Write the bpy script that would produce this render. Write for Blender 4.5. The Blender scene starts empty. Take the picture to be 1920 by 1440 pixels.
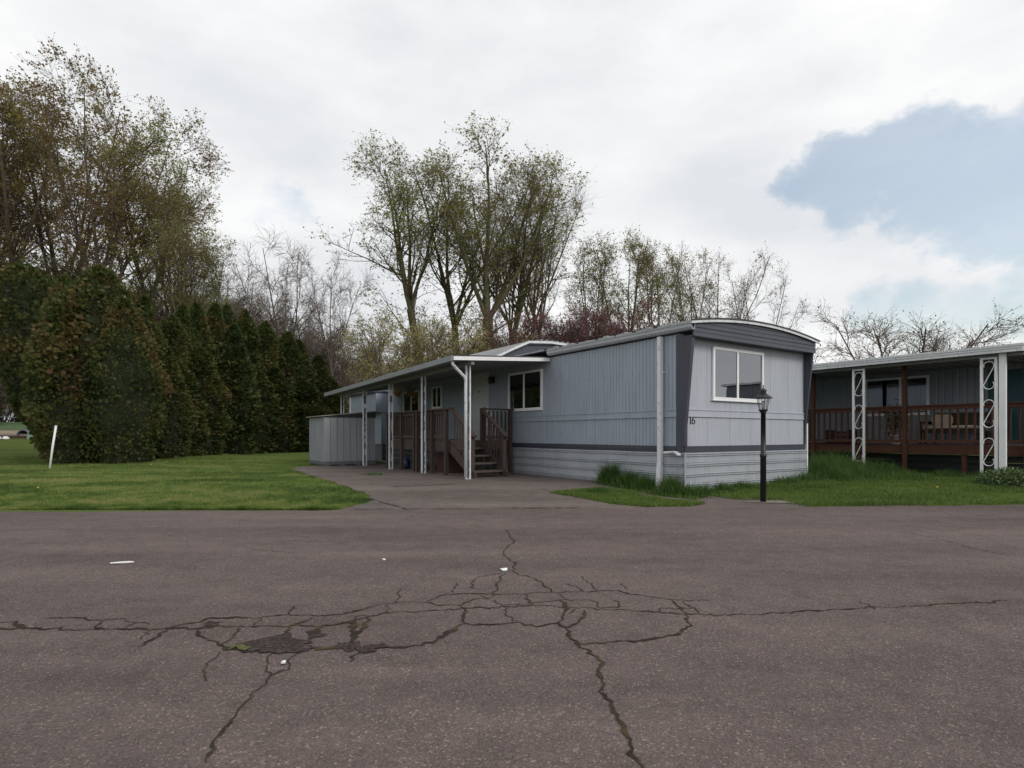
import bpy, bmesh, math, random
import numpy as np
from mathutils import Vector, Matrix

scene = bpy.context.scene
COL = scene.collection
R = math.radians

# ------------------------------------------------------------------ camera
EYE = 1.17          # eye height in metres above the road
F = 1080.0          # focal length in pixels of the 1920 wide photograph
HOR = 815.0         # row of the horizon in the photograph
cam_d = bpy.data.cameras.new('camera')
cam = bpy.data.objects.new('camera', cam_d); COL.objects.link(cam)
cam.location = (0, 0, EYE); cam.rotation_euler = (R(90), 0, 0)
cam_d.sensor_width = 36.0; cam_d.lens = 36.0 * F / 1920.0
cam_d.shift_y = (HOR - 720.0) / 1920.0
cam_d.clip_end = 3000; cam_d.clip_start = 0.05
scene.camera = cam

# ------------------------------------------------------------------ world and sun
SUN = Vector((0.68, -0.55, 0.62)).normalized()
world = bpy.data.worlds.new('World'); scene.world = world; world.use_nodes = True
nt = world.node_tree; nt.nodes.clear()
def wn(t, **k):
    n = nt.nodes.new(t)
    for a, b in k.items(): setattr(n, a, b)
    return n
def wmath(op, a, b=None, c=None, clamp=False):
    n = wn('ShaderNodeMath', operation=op); n.use_clamp = clamp
    for i, v in enumerate((a, b, c)):
        if v is None: continue
        if isinstance(v, (int, float)): n.inputs[i].default_value = v
        else: nt.links.new(v, n.inputs[i])
    return n.outputs[0]
tc = wn('ShaderNodeTexCoord')
DIR = tc.outputs['Generated']
sky = wn('ShaderNodeTexSky', sky_type='NISHITA'); sky.sun_disc = False
sky.sun_elevation = math.asin(SUN.z); sky.sun_rotation = math.atan2(SUN.x, SUN.y)
sky.dust_density = .9; sky.ozone_density = 2.2; sky.air_density = 1.5; sky.altitude = 50
sky_bg = wn('ShaderNodeBackground'); sky_bg.inputs['Strength'].default_value = 0.15
nt.links.new(sky.outputs[0], sky_bg.inputs['Color'])
# clouds: warped direction -> layered noise; a gap opens to the right, a small one to the left
def wnoise(scale, detail, rough, vec=DIR, off=0.0, stretch=1.0):
    mp = wn('ShaderNodeMapping'); mp.inputs['Location'].default_value = (off, off*1.7, off*.6)
    mp.inputs['Scale'].default_value = (1, 1, stretch)
    nt.links.new(vec, mp.inputs['Vector'])
    n = wn('ShaderNodeTexNoise'); n.inputs['Scale'].default_value = scale
    n.inputs['Detail'].default_value = detail; n.inputs['Roughness'].default_value = rough
    nt.links.new(mp.outputs[0], n.inputs['Vector'])
    return n
big = wnoise(2.2, 8, .58, off=3.1, stretch=1.6).outputs[0]
fine = wnoise(6.0, 8, .6, off=1.3, stretch=1.3).outputs[0]
wv = wnoise(3.4, 7, .6, off=5.2, stretch=1.4)
wsub = wn('ShaderNodeVectorMath', operation='SUBTRACT'); nt.links.new(wv.outputs['Color'], wsub.inputs[0]); wsub.inputs[1].default_value = (.5, .5, .5)
wscl = wn('ShaderNodeVectorMath', operation='SCALE'); nt.links.new(wsub.outputs[0], wscl.inputs[0]); wscl.inputs['Scale'].default_value = .34
wadd = wn('ShaderNodeVectorMath', operation='ADD'); nt.links.new(DIR, wadd.inputs[0]); nt.links.new(wscl.outputs[0], wadd.inputs[1])
def gap(x, y, z, inner, outer):
    v = Vector((x, y, z)).normalized()
    d = wn('ShaderNodeVectorMath', operation='DOT_PRODUCT')
    nrm = wn('ShaderNodeVectorMath', operation='NORMALIZE'); nt.links.new(wadd.outputs[0], nrm.inputs[0])
    nt.links.new(nrm.outputs[0], d.inputs[0]); d.inputs[1].default_value = v
    mr = wn('ShaderNodeMapRange'); mr.interpolation_type = 'SMOOTHSTEP'
    mr.inputs['From Min'].default_value = math.cos(R(outer)); mr.inputs['From Max'].default_value = math.cos(R(inner))
    nt.links.new(d.outputs['Value'], mr.inputs['Value'])
    return mr.outputs[0]
def pxdir(px, py): return ((px-960)/F, 1.0, (HOR-py)/F)
gaps = [(pxdir(1545, 375), 1, 6), (pxdir(1630, 330), 1.5, 6.5), (pxdir(1730, 345), 2, 7), (pxdir(1830, 345), 2, 7), (pxdir(1940, 330), 2, 7.5),
        (pxdir(2080, 340), 2, 8), (pxdir(2260, 360), 3, 9)]
gsum = None
for (d, a, b) in gaps:
    g = gap(*d, a, b); gsum = g if gsum is None else wmath('MAXIMUM', gsum, g)
for (p, a, b, w) in ((( 475, 378), 0, 4.5, .60), ((1700, 615), 1, 5, .62), ((1830, 600), 1, 5.5, .72), ((1990, 590), 1, 6, .75)):
    gsum = wmath('MAXIMUM', gsum, wmath('MULTIPLY', gap(*pxdir(*p), a, b), w))
c1 = wmath('MULTIPLY_ADD', big, .9, .30)
c2 = wmath('MULTIPLY_ADD', fine, 1.15, -.575)
cov = wmath('ADD', c1, c2)
cov = wmath('SUBTRACT', cov, wmath('MULTIPLY', gsum, .80))
mrc = wn('ShaderNodeMapRange'); mrc.interpolation_type = 'SMOOTHSTEP'
mrc.inputs['From Min'].default_value = -.02; mrc.inputs['From Max'].default_value = .46
mrc.inputs['To Min'].default_value = .40                      # a thin veil stays even in the gaps
nt.links.new(cov, mrc.inputs['Value'])
shade = wnoise(1.9, 6, .55, off=7.7, stretch=2.4).outputs[0]
ramp = wn('ShaderNodeValToRGB')
ramp.color_ramp.elements[0].position = .30; ramp.color_ramp.elements[0].color = (.76, .785, .82, 1)
ramp.color_ramp.elements[1].position = .56; ramp.color_ramp.elements[1].color = (1, 1, 1, 1)
nt.links.new(shade, ramp.inputs[0])
cl_bg = wn('ShaderNodeBackground'); cl_bg.inputs['Strength'].default_value = 1.0
nt.links.new(ramp.outputs[0], cl_bg.inputs['Color'])
mixw = wn('ShaderNodeMixShader'); nt.links.new(mrc.outputs[0], mixw.inputs[0])
nt.links.new(sky_bg.outputs[0], mixw.inputs[1]); nt.links.new(cl_bg.outputs[0], mixw.inputs[2])
wo = wn('ShaderNodeOutputWorld'); nt.links.new(mixw.outputs[0], wo.inputs['Surface'])

sun_d = bpy.data.lights.new('sun', 'SUN'); sun_d.energy = 1.5; sun_d.angle = R(22); sun_d.color = (1, .95, .88)
sun = bpy.data.objects.new('sun', sun_d); COL.objects.link(sun)
sun.rotation_euler = SUN.to_track_quat('Z', 'Y').to_euler()
vs = scene.view_settings
vs.view_transform = 'Standard'; vs.look = 'None'; vs.gamma = 1; vs.exposure = 0.0; vs.use_curve_mapping = False

# ------------------------------------------------------------------ helpers
def tag(o, label=None, cat=None, group=None, kind=None):
    if label: o['label'] = label
    if cat: o['category'] = cat
    if group: o['group'] = group
    if kind: o['kind'] = kind
    return o

class NT:
    """small node-tree writer for materials"""
    def __init__(s, name):
        s.m = bpy.data.materials.new(name); s.m.use_nodes = True
        s.t = s.m.node_tree; s.b = s.t.nodes['Principled BSDF']
        s.out = s.t.nodes['Material Output']
        s.co = s.t.nodes.new('ShaderNodeTexCoord').outputs['Object']
    def n(s, t, **k):
        x = s.t.nodes.new(t)
        for a, b in k.items(): setattr(x, a, b)
        return x
    def l(s, a, b): s.t.links.new(a, b)
    def noise(s, scale, detail=4, rough=.55, stretch=(1, 1, 1), vec=None):
        mp = s.n('ShaderNodeMapping'); mp.inputs['Scale'].default_value = stretch
        s.l(vec or s.co, mp.inputs['Vector'])
        x = s.n('ShaderNodeTexNoise'); x.inputs['Scale'].default_value = scale
        x.inputs['Detail'].default_value = detail; x.inputs['Roughness'].default_value = rough
        s.l(mp.outputs[0], x.inputs['Vector']); return x.outputs[0]
    def ramp(s, fac, stops):
        r = s.n('ShaderNodeValToRGB'); e = r.color_ramp.elements
        while len(e) < len(stops): e.new(.5)
        for i, (p, c) in enumerate(stops):
            e[i].position = p; e[i].color = (*c, 1) if len(c) == 3 else c
        s.l(fac, r.inputs[0]); return r.outputs[0]
    def mix(s, fac, a, b, mode='MIX'):
        x = s.n('ShaderNodeMix', data_type='RGBA', blend_type=mode)
        for sock, v in ((x.inputs['Factor'], fac), (x.inputs['A'], a), (x.inputs['B'], b)):
            if isinstance(v, (int, float)): sock.default_value = v
            elif isinstance(v, tuple): sock.default_value = (*v, 1)
            else: s.l(v, sock)
        return x.outputs['Result']
    def bump(s, h, strength, dist=.01):
        x = s.n('ShaderNodeBump'); x.inputs['Strength'].default_value = strength; x.inputs['Distance'].default_value = dist
        s.l(h, x.inputs['Height']); s.l(x.outputs[0], s.b.inputs['Normal'])
    def base(s, c): s.l(c, s.b.inputs['Base Color'])
    def set(s, rough=.6, metal=0, spec=.5):
        s.b.inputs['Roughness'].default_value = rough; s.b.inputs['Metallic'].default_value = metal
        s.b.inputs['Specular IOR Level'].default_value = spec
    def attr(s, name):
        x = s.n('ShaderNodeAttribute'); x.attribute_name = name; return x.outputs['Fac']

def sc3(c, k): return tuple(min(1, x*k) for x in c)
def paint(name, col, rough=.5, var=.14, scale=2.5, metal=0, streak=.18, bump=.15, spec=.4, dirt=None, dirt_amt=.0):
    k = NT(name); k.set(rough, metal, spec)
    c = k.ramp(k.noise(scale, 5), [(.3, sc3(col, 1-var)), (.7, sc3(col, 1+var*.6))])
    if streak: c = k.mix(streak, c, k.ramp(k.noise(3, 4, .6, (6, 6, .35)), [(.35, sc3(col, .62)), (.62, sc3(col, 1.08))]))
    if dirt: c = k.mix(k.ramp(k.noise(9, 6, .7), [(.55, (0, 0, 0)), (.75, (dirt_amt,)*3)]), c, dirt)
    k.base(c)
    if bump: k.bump(k.noise(70, 3), bump, .004)
    return k.m
def wood(name, col, rough=.75, var=.35, axis=1):
    k = NT(name); k.set(rough, 0, .25)
    st = [9, 9, 9]; st[axis] = 1
    c = k.ramp(k.noise(4, 6, .65, tuple(st)), [(.28, sc3(col, 1-var)), (.55, col), (.78, sc3(col, 1+var))])
    c = k.mix(k.ramp(k.noise(1.7, 4), [(.4, (0, 0, 0)), (.8, (.45,)*3)]), c, sc3(col, .65))
    k.base(c); k.bump(k.noise(30, 4, .6, tuple(st)), .4, .004)
    return k.m
def leafmat(name, stops, rough=.7, trans=.25, attr='tint', vary=0):
    k = NT(name); k.set(rough, 0, .2)
    f = k.attr(attr)
    if vary:                                    # each plant of the row a little greener or browner
        oi = k.n('ShaderNodeObjectInfo'); ma = k.n('ShaderNodeMath', operation='MULTIPLY_ADD'); k.l(oi.outputs['Random'], ma.inputs[0])
        ma.inputs[1].default_value = vary; k.l(f, ma.inputs[2]); sb = k.n('ShaderNodeMath', operation='SUBTRACT'); k.l(ma.outputs[0], sb.inputs[0]); sb.inputs[1].default_value = vary*.5; f = sb.outputs[0]
    c = k.ramp(f, stops)
    k.base(c)
    tr = k.n('ShaderNodeBsdfTranslucent'); k.l(c, tr.inputs['Color'])
    mx = k.n('ShaderNodeMixShader'); mx.inputs[0].default_value = trans
    k.l(k.b.outputs[0], mx.inputs[1]); k.l(tr.outputs[0], mx.inputs[2]); k.l(mx.outputs[0], k.out.inputs['Surface'])
    return k.m

MAT = {}
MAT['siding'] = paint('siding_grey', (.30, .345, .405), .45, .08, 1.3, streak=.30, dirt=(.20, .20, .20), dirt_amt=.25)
MAT['siding_front_lit'] = paint('siding_front_lit_grey', (.405, .43, .485), .45, .06, 1.3, streak=.22, dirt=(.2, .2, .2), dirt_amt=.15)  # same paint as the sides, lightened to carry the light on the front
MAT['trim'] = paint('trim_slate', (.050, .056, .074), .5, .15, 2, streak=.2)
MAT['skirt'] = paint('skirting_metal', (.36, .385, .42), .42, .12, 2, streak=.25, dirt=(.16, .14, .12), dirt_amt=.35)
MAT['white'] = paint('white_vinyl', (.78, .79, .80), .4, .05, 3, streak=.08)
MAT['gutter'] = paint('gutter_paint', (.36, .38, .41), .4, .1, 2, streak=.2)
MAT['oldwhite'] = paint('peeling_white', (.66, .68, .71), .55, .08, 4, streak=.12, dirt=(.09, .08, .075), dirt_amt=.9)
MAT['fascia'] = paint('fascia_worn', (.62, .64, .66), .5, .12, 4, streak=.3, dirt=(.12, .12, .12), dirt_amt=.55)
MAT['roofmetal'] = paint('roof_metal', (.34, .35, .36), .4, .2, 2, metal=.4, streak=.2, dirt=(.1, .1, .1), dirt_amt=.5)
MAT['roofdark'] = paint('roof_edge_dark', (.045, .046, .05), .7, .3, 6)
MAT['soffit'] = paint('soffit', (.26, .275, .285), .5, .1, 2, streak=.1)
MAT['awning'] = paint('awning_metal', (.24, .26, .27), .45, .15, 1.5, streak=.15, dirt=(.12, .12, .11), dirt_amt=.4)
MAT['deckwood'] = wood('deck_brown', (.072, .053, .046), axis=2)
MAT['deckfloor'] = wood('deck_floor', (.11, .086, .075), axis=1)
MAT['redwood'] = wood('deck_redwood', (.085, .036, .022), axis=2)
MAT['redfloor'] = wood('deck_redwood_floor', (.10, .052, .036), axis=1)
MAT['door'] = paint('door_offwhite', (.55, .57, .58), .45, .05, 2, streak=.1)
MAT['teal'] = paint('door_teal', (.012, .062, .082), .4, .1, 2)
MAT['black'] = paint('black_metal', (.012, .013, .016), .4, .2, 5, streak=.0)
MAT['interior'] = paint('dark_room', (.012, .012, .014), .9, .2, 2)
MAT['shedwall'] = paint('shed_resin', (.30, .315, .34), .45, .1, 1.2, streak=.12)
MAT['darkbase_shade'] = paint('dark_base_and_shade', (.13, .14, .15), .5, .1, 3)  # shed base colour; also painted shade for skirting under the decks
MAT['shedlid'] = paint('shed_lid', (.30, .27, .22), .6, .3, 5)
MAT['shedgable'] = paint('shed_gable', (.045, .047, .06), .6, .15, 3)
MAT['neighbour'] = paint('neighbour_siding', (.24, .27, .31), .45, .1, 1.5, streak=.2)
MAT['curtain'] = paint('curtain_sage', (.28, .33, .27), .9, .1, 6)
MAT['blind'] = paint('blind_mauve', (.16, .135, .165), .9, .2, 6)
MAT['concrete'] = paint('concrete_pad', (.19, .165, .145), .9, .25, 5, streak=0, bump=.5)
MAT['yellow'] = paint('flower_yellow', (.75, .45, .03), .6, .1, 5, streak=0)
MAT['litter'] = paint('litter_white', (.75, .76, .77), .6, .1, 20, streak=0)
MAT['bluetank'] = paint('blue_tank', (.012, .022, .075), .35, .1, 5)
MAT['rustred'] = paint('rust_red', (.055, .022, .018), .7, .3, 5)
MAT['cream'] = paint('cream_cushion', (.42, .37, .30), .9, .1, 8)
MAT['wicker'] = paint('dark_wicker', (.035, .025, .02), .7, .3, 20)
MAT['terracotta'] = paint('orange_pot', (.20, .085, .04), .7, .2, 5)
MAT['whitepot'] = paint('white_pot', (.55, .55, .55), .4, .1, 5)
MAT['boat'] = paint('boat_green', (.07, .115, .05), .5, .2, 3)
MAT['timber'] = wood('pale_timber', (.42, .34, .25), axis=0)
MAT['greytimber'] = wood('grey_timber', (.22, .19, .18), axis=0)
MAT['pipe'] = paint('grey_pipe', (.13, .13, .14), .7, .2, 4)
MAT['utility'] = paint('utility_green', (.20, .30, .21), .6, .1, 3)
MAT['galv'] = paint('galvanised', (.30, .32, .35), .45, .2, 4, metal=.5)
MAT['pvc'] = paint('pvc_white', (.78, .79, .80), .4, .05, 4, streak=.05)
MAT['moss'] = paint('moss', (.075, .085, .022), .9, .4, 30, streak=0, bump=.6)

def glass():
    k = NT('window_glass'); k.set(.02, 0, .5)
    k.b.inputs['Base Color'].default_value = (.01, .012, .014, 1)
    g = k.n('ShaderNodeBsdfGlossy'); g.inputs['Roughness'].default_value = .015; g.inputs['Color'].default_value = (.92, .94, .97, 1)
    t = k.n('ShaderNodeBsdfTransparent'); t.inputs['Color'].default_value = (.72, .74, .75, 1)
    fr = k.n('ShaderNodeFresnel'); fr.inputs['IOR'].default_value = 3.3
    # gentle waviness of old sheet glass
    bp = k.n('ShaderNodeBump'); bp.inputs['Strength'].default_value = .05; bp.inputs['Distance'].default_value = .02
    k.l(k.noise(2.0, 2), bp.inputs['Height']); k.l(bp.outputs[0], g.inputs['Normal'])
    mx = k.n('ShaderNodeMixShader'); k.l(fr.outputs[0], mx.inputs[0]); k.l(t.outputs[0], mx.inputs[1]); k.l(g.outputs[0], mx.inputs[2])
    k.l(mx.outputs[0], k.out.inputs['Surface']); return k.m
MAT['glass'] = glass()
def lampglass():
    k = NT('lantern_glass'); g = k.n('ShaderNodeBsdfGlossy'); g.inputs['Roughness'].default_value = .1; t = k.n('ShaderNodeBsdfTransparent'); t.inputs['Color'].default_value = (.93, .94, .95, 1)
    mx = k.n('ShaderNodeMixShader'); mx.inputs[0].default_value = .10; k.l(t.outputs[0], mx.inputs[1]); k.l(g.outputs[0], mx.inputs[2]); k.l(mx.outputs[0], k.out.inputs['Surface']); return k.m
MAT['lampglass'] = lampglass()

def asphalt(name, col, patch, speck=.5):
    k = NT(name); k.set(.88, 0, .25)
    c = k.ramp(k.noise(.30, 6, .6, (.7, 2.2, 1)), [(.34, sc3(col, .66)), (.5, col), (.66, sc3(col, 1.28))])
    c = k.mix(.30, c, k.ramp(k.noise(.8, 5, .65, (.25, 3.5, 1)), [(.35, sc3(patch, .75)), (.65, sc3(patch, 1.3))]))
    # aggregate
    v = k.n('ShaderNodeTexVoronoi'); v.inputs['Scale'].default_value = 130; k.l(k.co, v.inputs['Vector'])
    cell = k.n('ShaderNodeSeparateColor'); k.l(v.outputs['Color'], cell.inputs[0])
    c = k.mix(.55, c, k.ramp(cell.outputs[0], [(0, sc3(col, .42)), (.55, sc3(col, .98)), (.93, sc3(col, 1.35)), (1.0, (.36, .31, .27))]))
    v2 = k.n('ShaderNodeTexVoronoi'); v2.inputs['Scale'].default_value = 46; k.l(k.co, v2.inputs['Vector'])
    ce2 = k.n('ShaderNodeSeparateColor'); k.l(v2.outputs['Color'], ce2.inputs[0])
    near = k.ramp(v2.outputs['Distance'], [(.0, (1,)*3), (.28, (0,)*3)])
    pick = k.ramp(ce2.outputs[1], [(.93, (0,)*3), (.96, (1,)*3)])
    c = k.mix(k.mix(1.0, near, pick, 'MULTIPLY'), c, (.22*speck+.09, .19*speck+.08, .16*speck+.07))
    # wear: long polished and stained bands along the road, blotches and fine mottling over the stones
    c = k.mix(1.0, c, k.ramp(k.noise(.55, 7, .62, (.35, 1.5, 1)), [(.32, (.74,)*3), (.5, (1.0,)*3), (.68, (1.20, 1.19, 1.18))]), 'MULTIPLY')
    c = k.mix(1.0, c, k.ramp(k.noise(4.0, 6, .7), [(.34, (.84, .83, .83)), (.52, (1.0,)*3), (.70, (1.12, 1.10, 1.09))]), 'MULTIPLY')
    k.base(c)
    hh = k.n('ShaderNodeMath', operation='ADD'); k.l(k.noise(120, 3, .7), hh.inputs[0]); k.l(v.outputs['Distance'], hh.inputs[1])
    k.bump(hh.outputs[0], .55, .006)
    return k.m
MAT['road'] = asphalt('road_asphalt', (.118, .090, .085), (.118, .095, .089))
MAT['drive'] = asphalt('drive_asphalt', (.122, .100, .092), (.15, .128, .117), .8)
def crackmat():
    k = NT('crack_fill'); k.set(.95, 0, .1)
    k.base(k.ramp(k.noise(5, 6, .7), [(.36, (.026, .020, .018)), (.52, (.040, .031, .024)), (.64, (.070, .056, .026)), (.76, (.075, .068, .022))]))
    return k.m
MAT['crack'] = crackmat()
def stainmat():
    k = NT('broken_asphalt'); k.set(.95, 0, .1)
    k.base(k.ramp(k.noise(38, 6, .8), [(.35, (.022, .017, .015)), (.52, (.048, .037, .034)), (.66, (.11, .088, .078))]))
    k.bump(k.noise(60, 4), .8, .01)
    return k.m
MAT['stain'] = stainmat()
def soilgrass():
    k = NT('lawn_ground'); k.set(.95, 0, .1)
    c = k.ramp(k.noise(.55, 6, .65), [(.30, (.055, .080, .024)), (.5, (.092, .125, .034)), (.68, (.145, .160, .052))])
    c = k.mix(.5, c, k.ramp(k.noise(26, 5, .7), [(.3, (.032, .056, .012)), (.55, (.095, .145, .028)), (.8, (.19, .21, .055))]))
    k.base(c); k.bump(k.noise(45, 5, .7), .8, .03); return k.m
MAT['lawn'] = soilgrass()
MAT['blade'] = leafmat('grass_blade', [(0, (.055, .090, .024)), (.42, (.120, .190, .040)), (.75, (.200, .255, .068)), (1, (.29, .28, .11))], .6, .4)
MAT['tallblade'] = leafmat('tall_grass_blade', [(0, (.030, .075, .018)), (.5, (.075, .145, .034)), (.9, (.15, .215, .06)), (1, (.26, .25, .11))], .55, .4)
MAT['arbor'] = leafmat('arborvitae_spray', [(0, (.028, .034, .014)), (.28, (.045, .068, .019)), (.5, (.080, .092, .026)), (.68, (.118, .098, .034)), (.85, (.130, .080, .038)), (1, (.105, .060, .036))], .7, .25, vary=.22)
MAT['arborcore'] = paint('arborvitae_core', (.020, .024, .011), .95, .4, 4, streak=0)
def bark(name, col):
    k = NT(name); k.set(.9, 0, .15)
    k.base(k.ramp(k.noise(5, 6, .7, (2, 2, .5)), [(.3, sc3(col, .55)), (.55, col), (.78, sc3(col, 1.5))]))
    k.bump(k.noise(14, 5, .7, (2, 2, .4)), .8, .03); return k.m
MAT['bark'] = bark('bark_grey_brown', (.125, .100, .080))
MAT['bark_moss'] = bark('bark_mossy', (.115, .105, .060))
MAT['twig'] = bark('twig_brown', (.150, .118, .100))
MAT['twig_pale'] = bark('twig_pale', (.20, .165, .14))
MAT['leaf_green'] = leafmat('leaf_spring_green', [(0, (.19, .15, .045)), (.4, (.23, .21, .06)), (.75, (.25, .28, .075)), (1, (.30, .36, .10))], .6, .5)
MAT['leaf_brown'] = leafmat('leaf_catkin_brown', [(0, (.17, .105, .036)), (.45, (.22, .155, .05)), (.72, (.23, .21, .06)), (1, (.28, .33, .09))], .6, .5)
MAT['leaf_yellow'] = leafmat('leaf_pale_yellow', [(0, (.27, .25, .09)), (.5, (.40, .37, .15)), (1, (.52, .49, .25))], .6, .5)
MAT['leaf_plum'] = leafmat('leaf_plum', [(0, (.10, .034, .040)), (.5, (.19, .070, .082)), (1, (.30, .14, .15))], .6, .45)
MAT['leaf_bud'] = leafmat('leaf_bud', [(0, (.16, .10, .085)), (.6, (.22, .16, .12)), (1, (.24, .23, .12))], .6, .3)
MAT['leaf_shrub'] = leafmat('leaf_variegated', [(0, (.03, .06, .018)), (.6, (.09, .14, .05)), (1, (.34, .38, .22))], .5, .3)

def np_mesh(name, verts, faces, mats, tint=None, midx=None, smooth=False):
    """verts (V,3), faces list of int arrays (M,k)"""
    me = bpy.data.meshes.new(name)
    V = np.asarray(verts, np.float32)
    me.vertices.add(len(V)); me.vertices.foreach_set('co', V.ravel())
    fl = [f for f in faces if len(f)]
    tot = np.concatenate([np.full(len(f), f.shape[1], np.int32) for f in fl])
    loops = np.concatenate([f.ravel() for f in fl]).astype(np.int32)
    me.loops.add(len(loops)); me.loops.foreach_set('vertex_index', loops)
    me.polygons.add(len(tot))
    start = np.concatenate([[0], np.cumsum(tot)[:-1]]).astype(np.int32)
    me.polygons.foreach_set('loop_start', start); me.polygons.foreach_set('loop_total', tot)
    if midx is not None: me.polygons.foreach_set('material_index', np.asarray(midx, np.int32))
    if smooth: me.polygons.foreach_set('use_smooth', np.ones(len(tot), bool))
    if tint is not None:
        a = me.attributes.new('tint', 'FLOAT', 'POINT'); a.data.foreach_set('value', np.asarray(tint, np.float32))
    for m in mats: me.materials.append(m)
    me.update(calc_edges=True); return me

class MB:
    def __init__(s): s.v = []; s.f = []
    def add(s, vs, fs):
        o = len(s.v); s.v += [tuple(v) for v in vs]; s.f += [tuple(i+o for i in f) for f in fs]; return s
    def box(s, x0, x1, y0, y1, z0, z1):
        return s.add([(x0,y0,z0),(x1,y0,z0),(x1,y1,z0),(x0,y1,z0),(x0,y0,z1),(x1,y0,z1),(x1,y1,z1),(x0,y1,z1)],
              [(0,3,2,1),(4,5,6,7),(0,1,5,4),(1,2,6,5),(2,3,7,6),(3,0,4,7)])
    def hexa(s, lo, hi):
        """two quads of 4 points, bottom and top"""
        return s.add(list(lo)+list(hi), [(0,3,2,1),(4,5,6,7),(0,1,5,4),(1,2,6,5),(2,3,7,6),(3,0,4,7)])
    def beam(s, p, q, w, h):
        p, q = Vector(p), Vector(q); d = (q-p).normalized()
        side = d.cross(Vector((0,0,1)))
        side = Vector((1,0,0)) if side.length < 1e-4 else side.normalized()
        up = side.cross(d).normalized(); a = side*w/2; b = up*h/2
        return s.hexa([p-a-b, p+a-b, p+a+b, p-a+b], [q-a-b, q+a-b, q+a+b, q-a+b])
    def tube(s, pts, r, n=8, caps=True):
        P = [Vector(p) for p in pts]; K = len(P); rs = r if isinstance(r, (list, tuple)) else [r]*K
        vs = []; ref = None
        for i, p in enumerate(P):
            d = (P[min(i+1, K-1)]-P[max(i-1, 0)]).normalized()
            if ref is None: ref = Vector((0,0,1)) if abs(d.z) < .9 else Vector((1,0,0))
            a = d.cross(ref).normalized(); b = d.cross(a).normalized(); ref = a.cross(d)
            for k in range(n):
                t = 2*math.pi*k/n; vs.append(p+(a*math.cos(t)+b*math.sin(t))*rs[i])
        fs = [(i*n+k, i*n+(k+1)%n, (i+1)*n+(k+1)%n, (i+1)*n+k) for i in range(K-1) for k in range(n)]
        if caps: fs += [tuple(reversed(range(n))), tuple(range((K-1)*n, K*n))]
        return s.add(vs, fs)
    def lathe(s, prof, n=16, c=(0,0,0)):
        vs = [(c[0]+r*math.cos(2*math.pi*k/n), c[1]+r*math.sin(2*math.pi*k/n), c[2]+z) for r, z in prof for k in range(n)]
        fs = [(i*n+k, i*n+(k+1)%n, (i+1)*n+(k+1)%n, (i+1)*n+k) for i in range(len(prof)-1) for k in range(n)]
        fs += [tuple(reversed(range(n))), tuple(range((len(prof)-1)*n, len(prof)*n))]
        return s.add(vs, fs)
    def extrude(s, poly, d):
        """poly: list of 3-D points (planar), d: offset vector"""
        n = len(poly); d = Vector(d); P = [Vector(p) for p in poly]
        return s.add(P+[p+d for p in P], [tuple(reversed(range(n))), tuple(range(n, 2*n))]+[(i, (i+1)%n, n+(i+1)%n, n+i) for i in range(n)])
    def mesh(s, name, mat, org=(0,0,0), smooth=False):
        me = bpy.data.meshes.new(name)
        me.from_pydata([(x-org[0], y-org[1], z-org[2]) for x, y, z in s.v], [], s.f)
        me.materials.append(mat)
        if smooth: me.polygons.foreach_set('use_smooth', [True]*len(me.polygons))
        me.update(); return me

def link(name, mesh, parent=None, loc=None, rot=None):
    o = bpy.data.objects.new(name, mesh); COL.objects.link(o)
    if parent: o.parent = parent
    if loc is not None: o.location = loc
    if rot is not None: o.rotation_euler = rot
    return o
def part(name, mb, mat, parent, org=None, smooth=False):
    """org: origin of the thing in the coordinates the part is written in"""
    if org is None: org = parent.get('_org', (0,0,0)) if parent else (0,0,0)
    return link(name, mb.mesh(name, MAT[mat] if isinstance(mat, str) else mat, org, smooth), parent)
ORG = {}
def thing(name, label, cat, loc=(0,0,0), rz=0, group=None):
    o = bpy.data.objects.new(name, None); COL.objects.link(o); o.empty_display_size = .2
    o.location = loc; o.rotation_euler = (0,0,rz); tag(o, label, cat, group); return o
# frame of the two mobile homes: x along the front, y along the side, z up
UX, UY = .8304, .5571; CX, CY = 3.185, 10.65; ANG = math.atan2(UY, UX)
def HF(u, t, z=0): return Vector((CX+u*UX-t*UY, CY+u*UY+t*UX, z))
def toUT(x, y): return ((x-CX)*UX+(y-CY)*UY, -(x-CX)*UY+(y-CY)*UX)
class HThing:
    """a thing whose parts are written in house-frame coordinates (u, t, z)"""
    def __init__(s, name, label, cat, base, group=None):
        s.org = base; s.o = thing(name, label, cat, HF(*base), ANG, group)
    def part(s, name, mb, mat, parent=None, smooth=False):
        return link(name, mb.mesh(name, MAT[mat], s.org, smooth), parent or s.o)
    def inst(s, name, mesh, at, parent=None, rot=None):
        return link(name, mesh, parent or s.o, tuple(a-b for a, b in zip(at, s.org)), rot)

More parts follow.
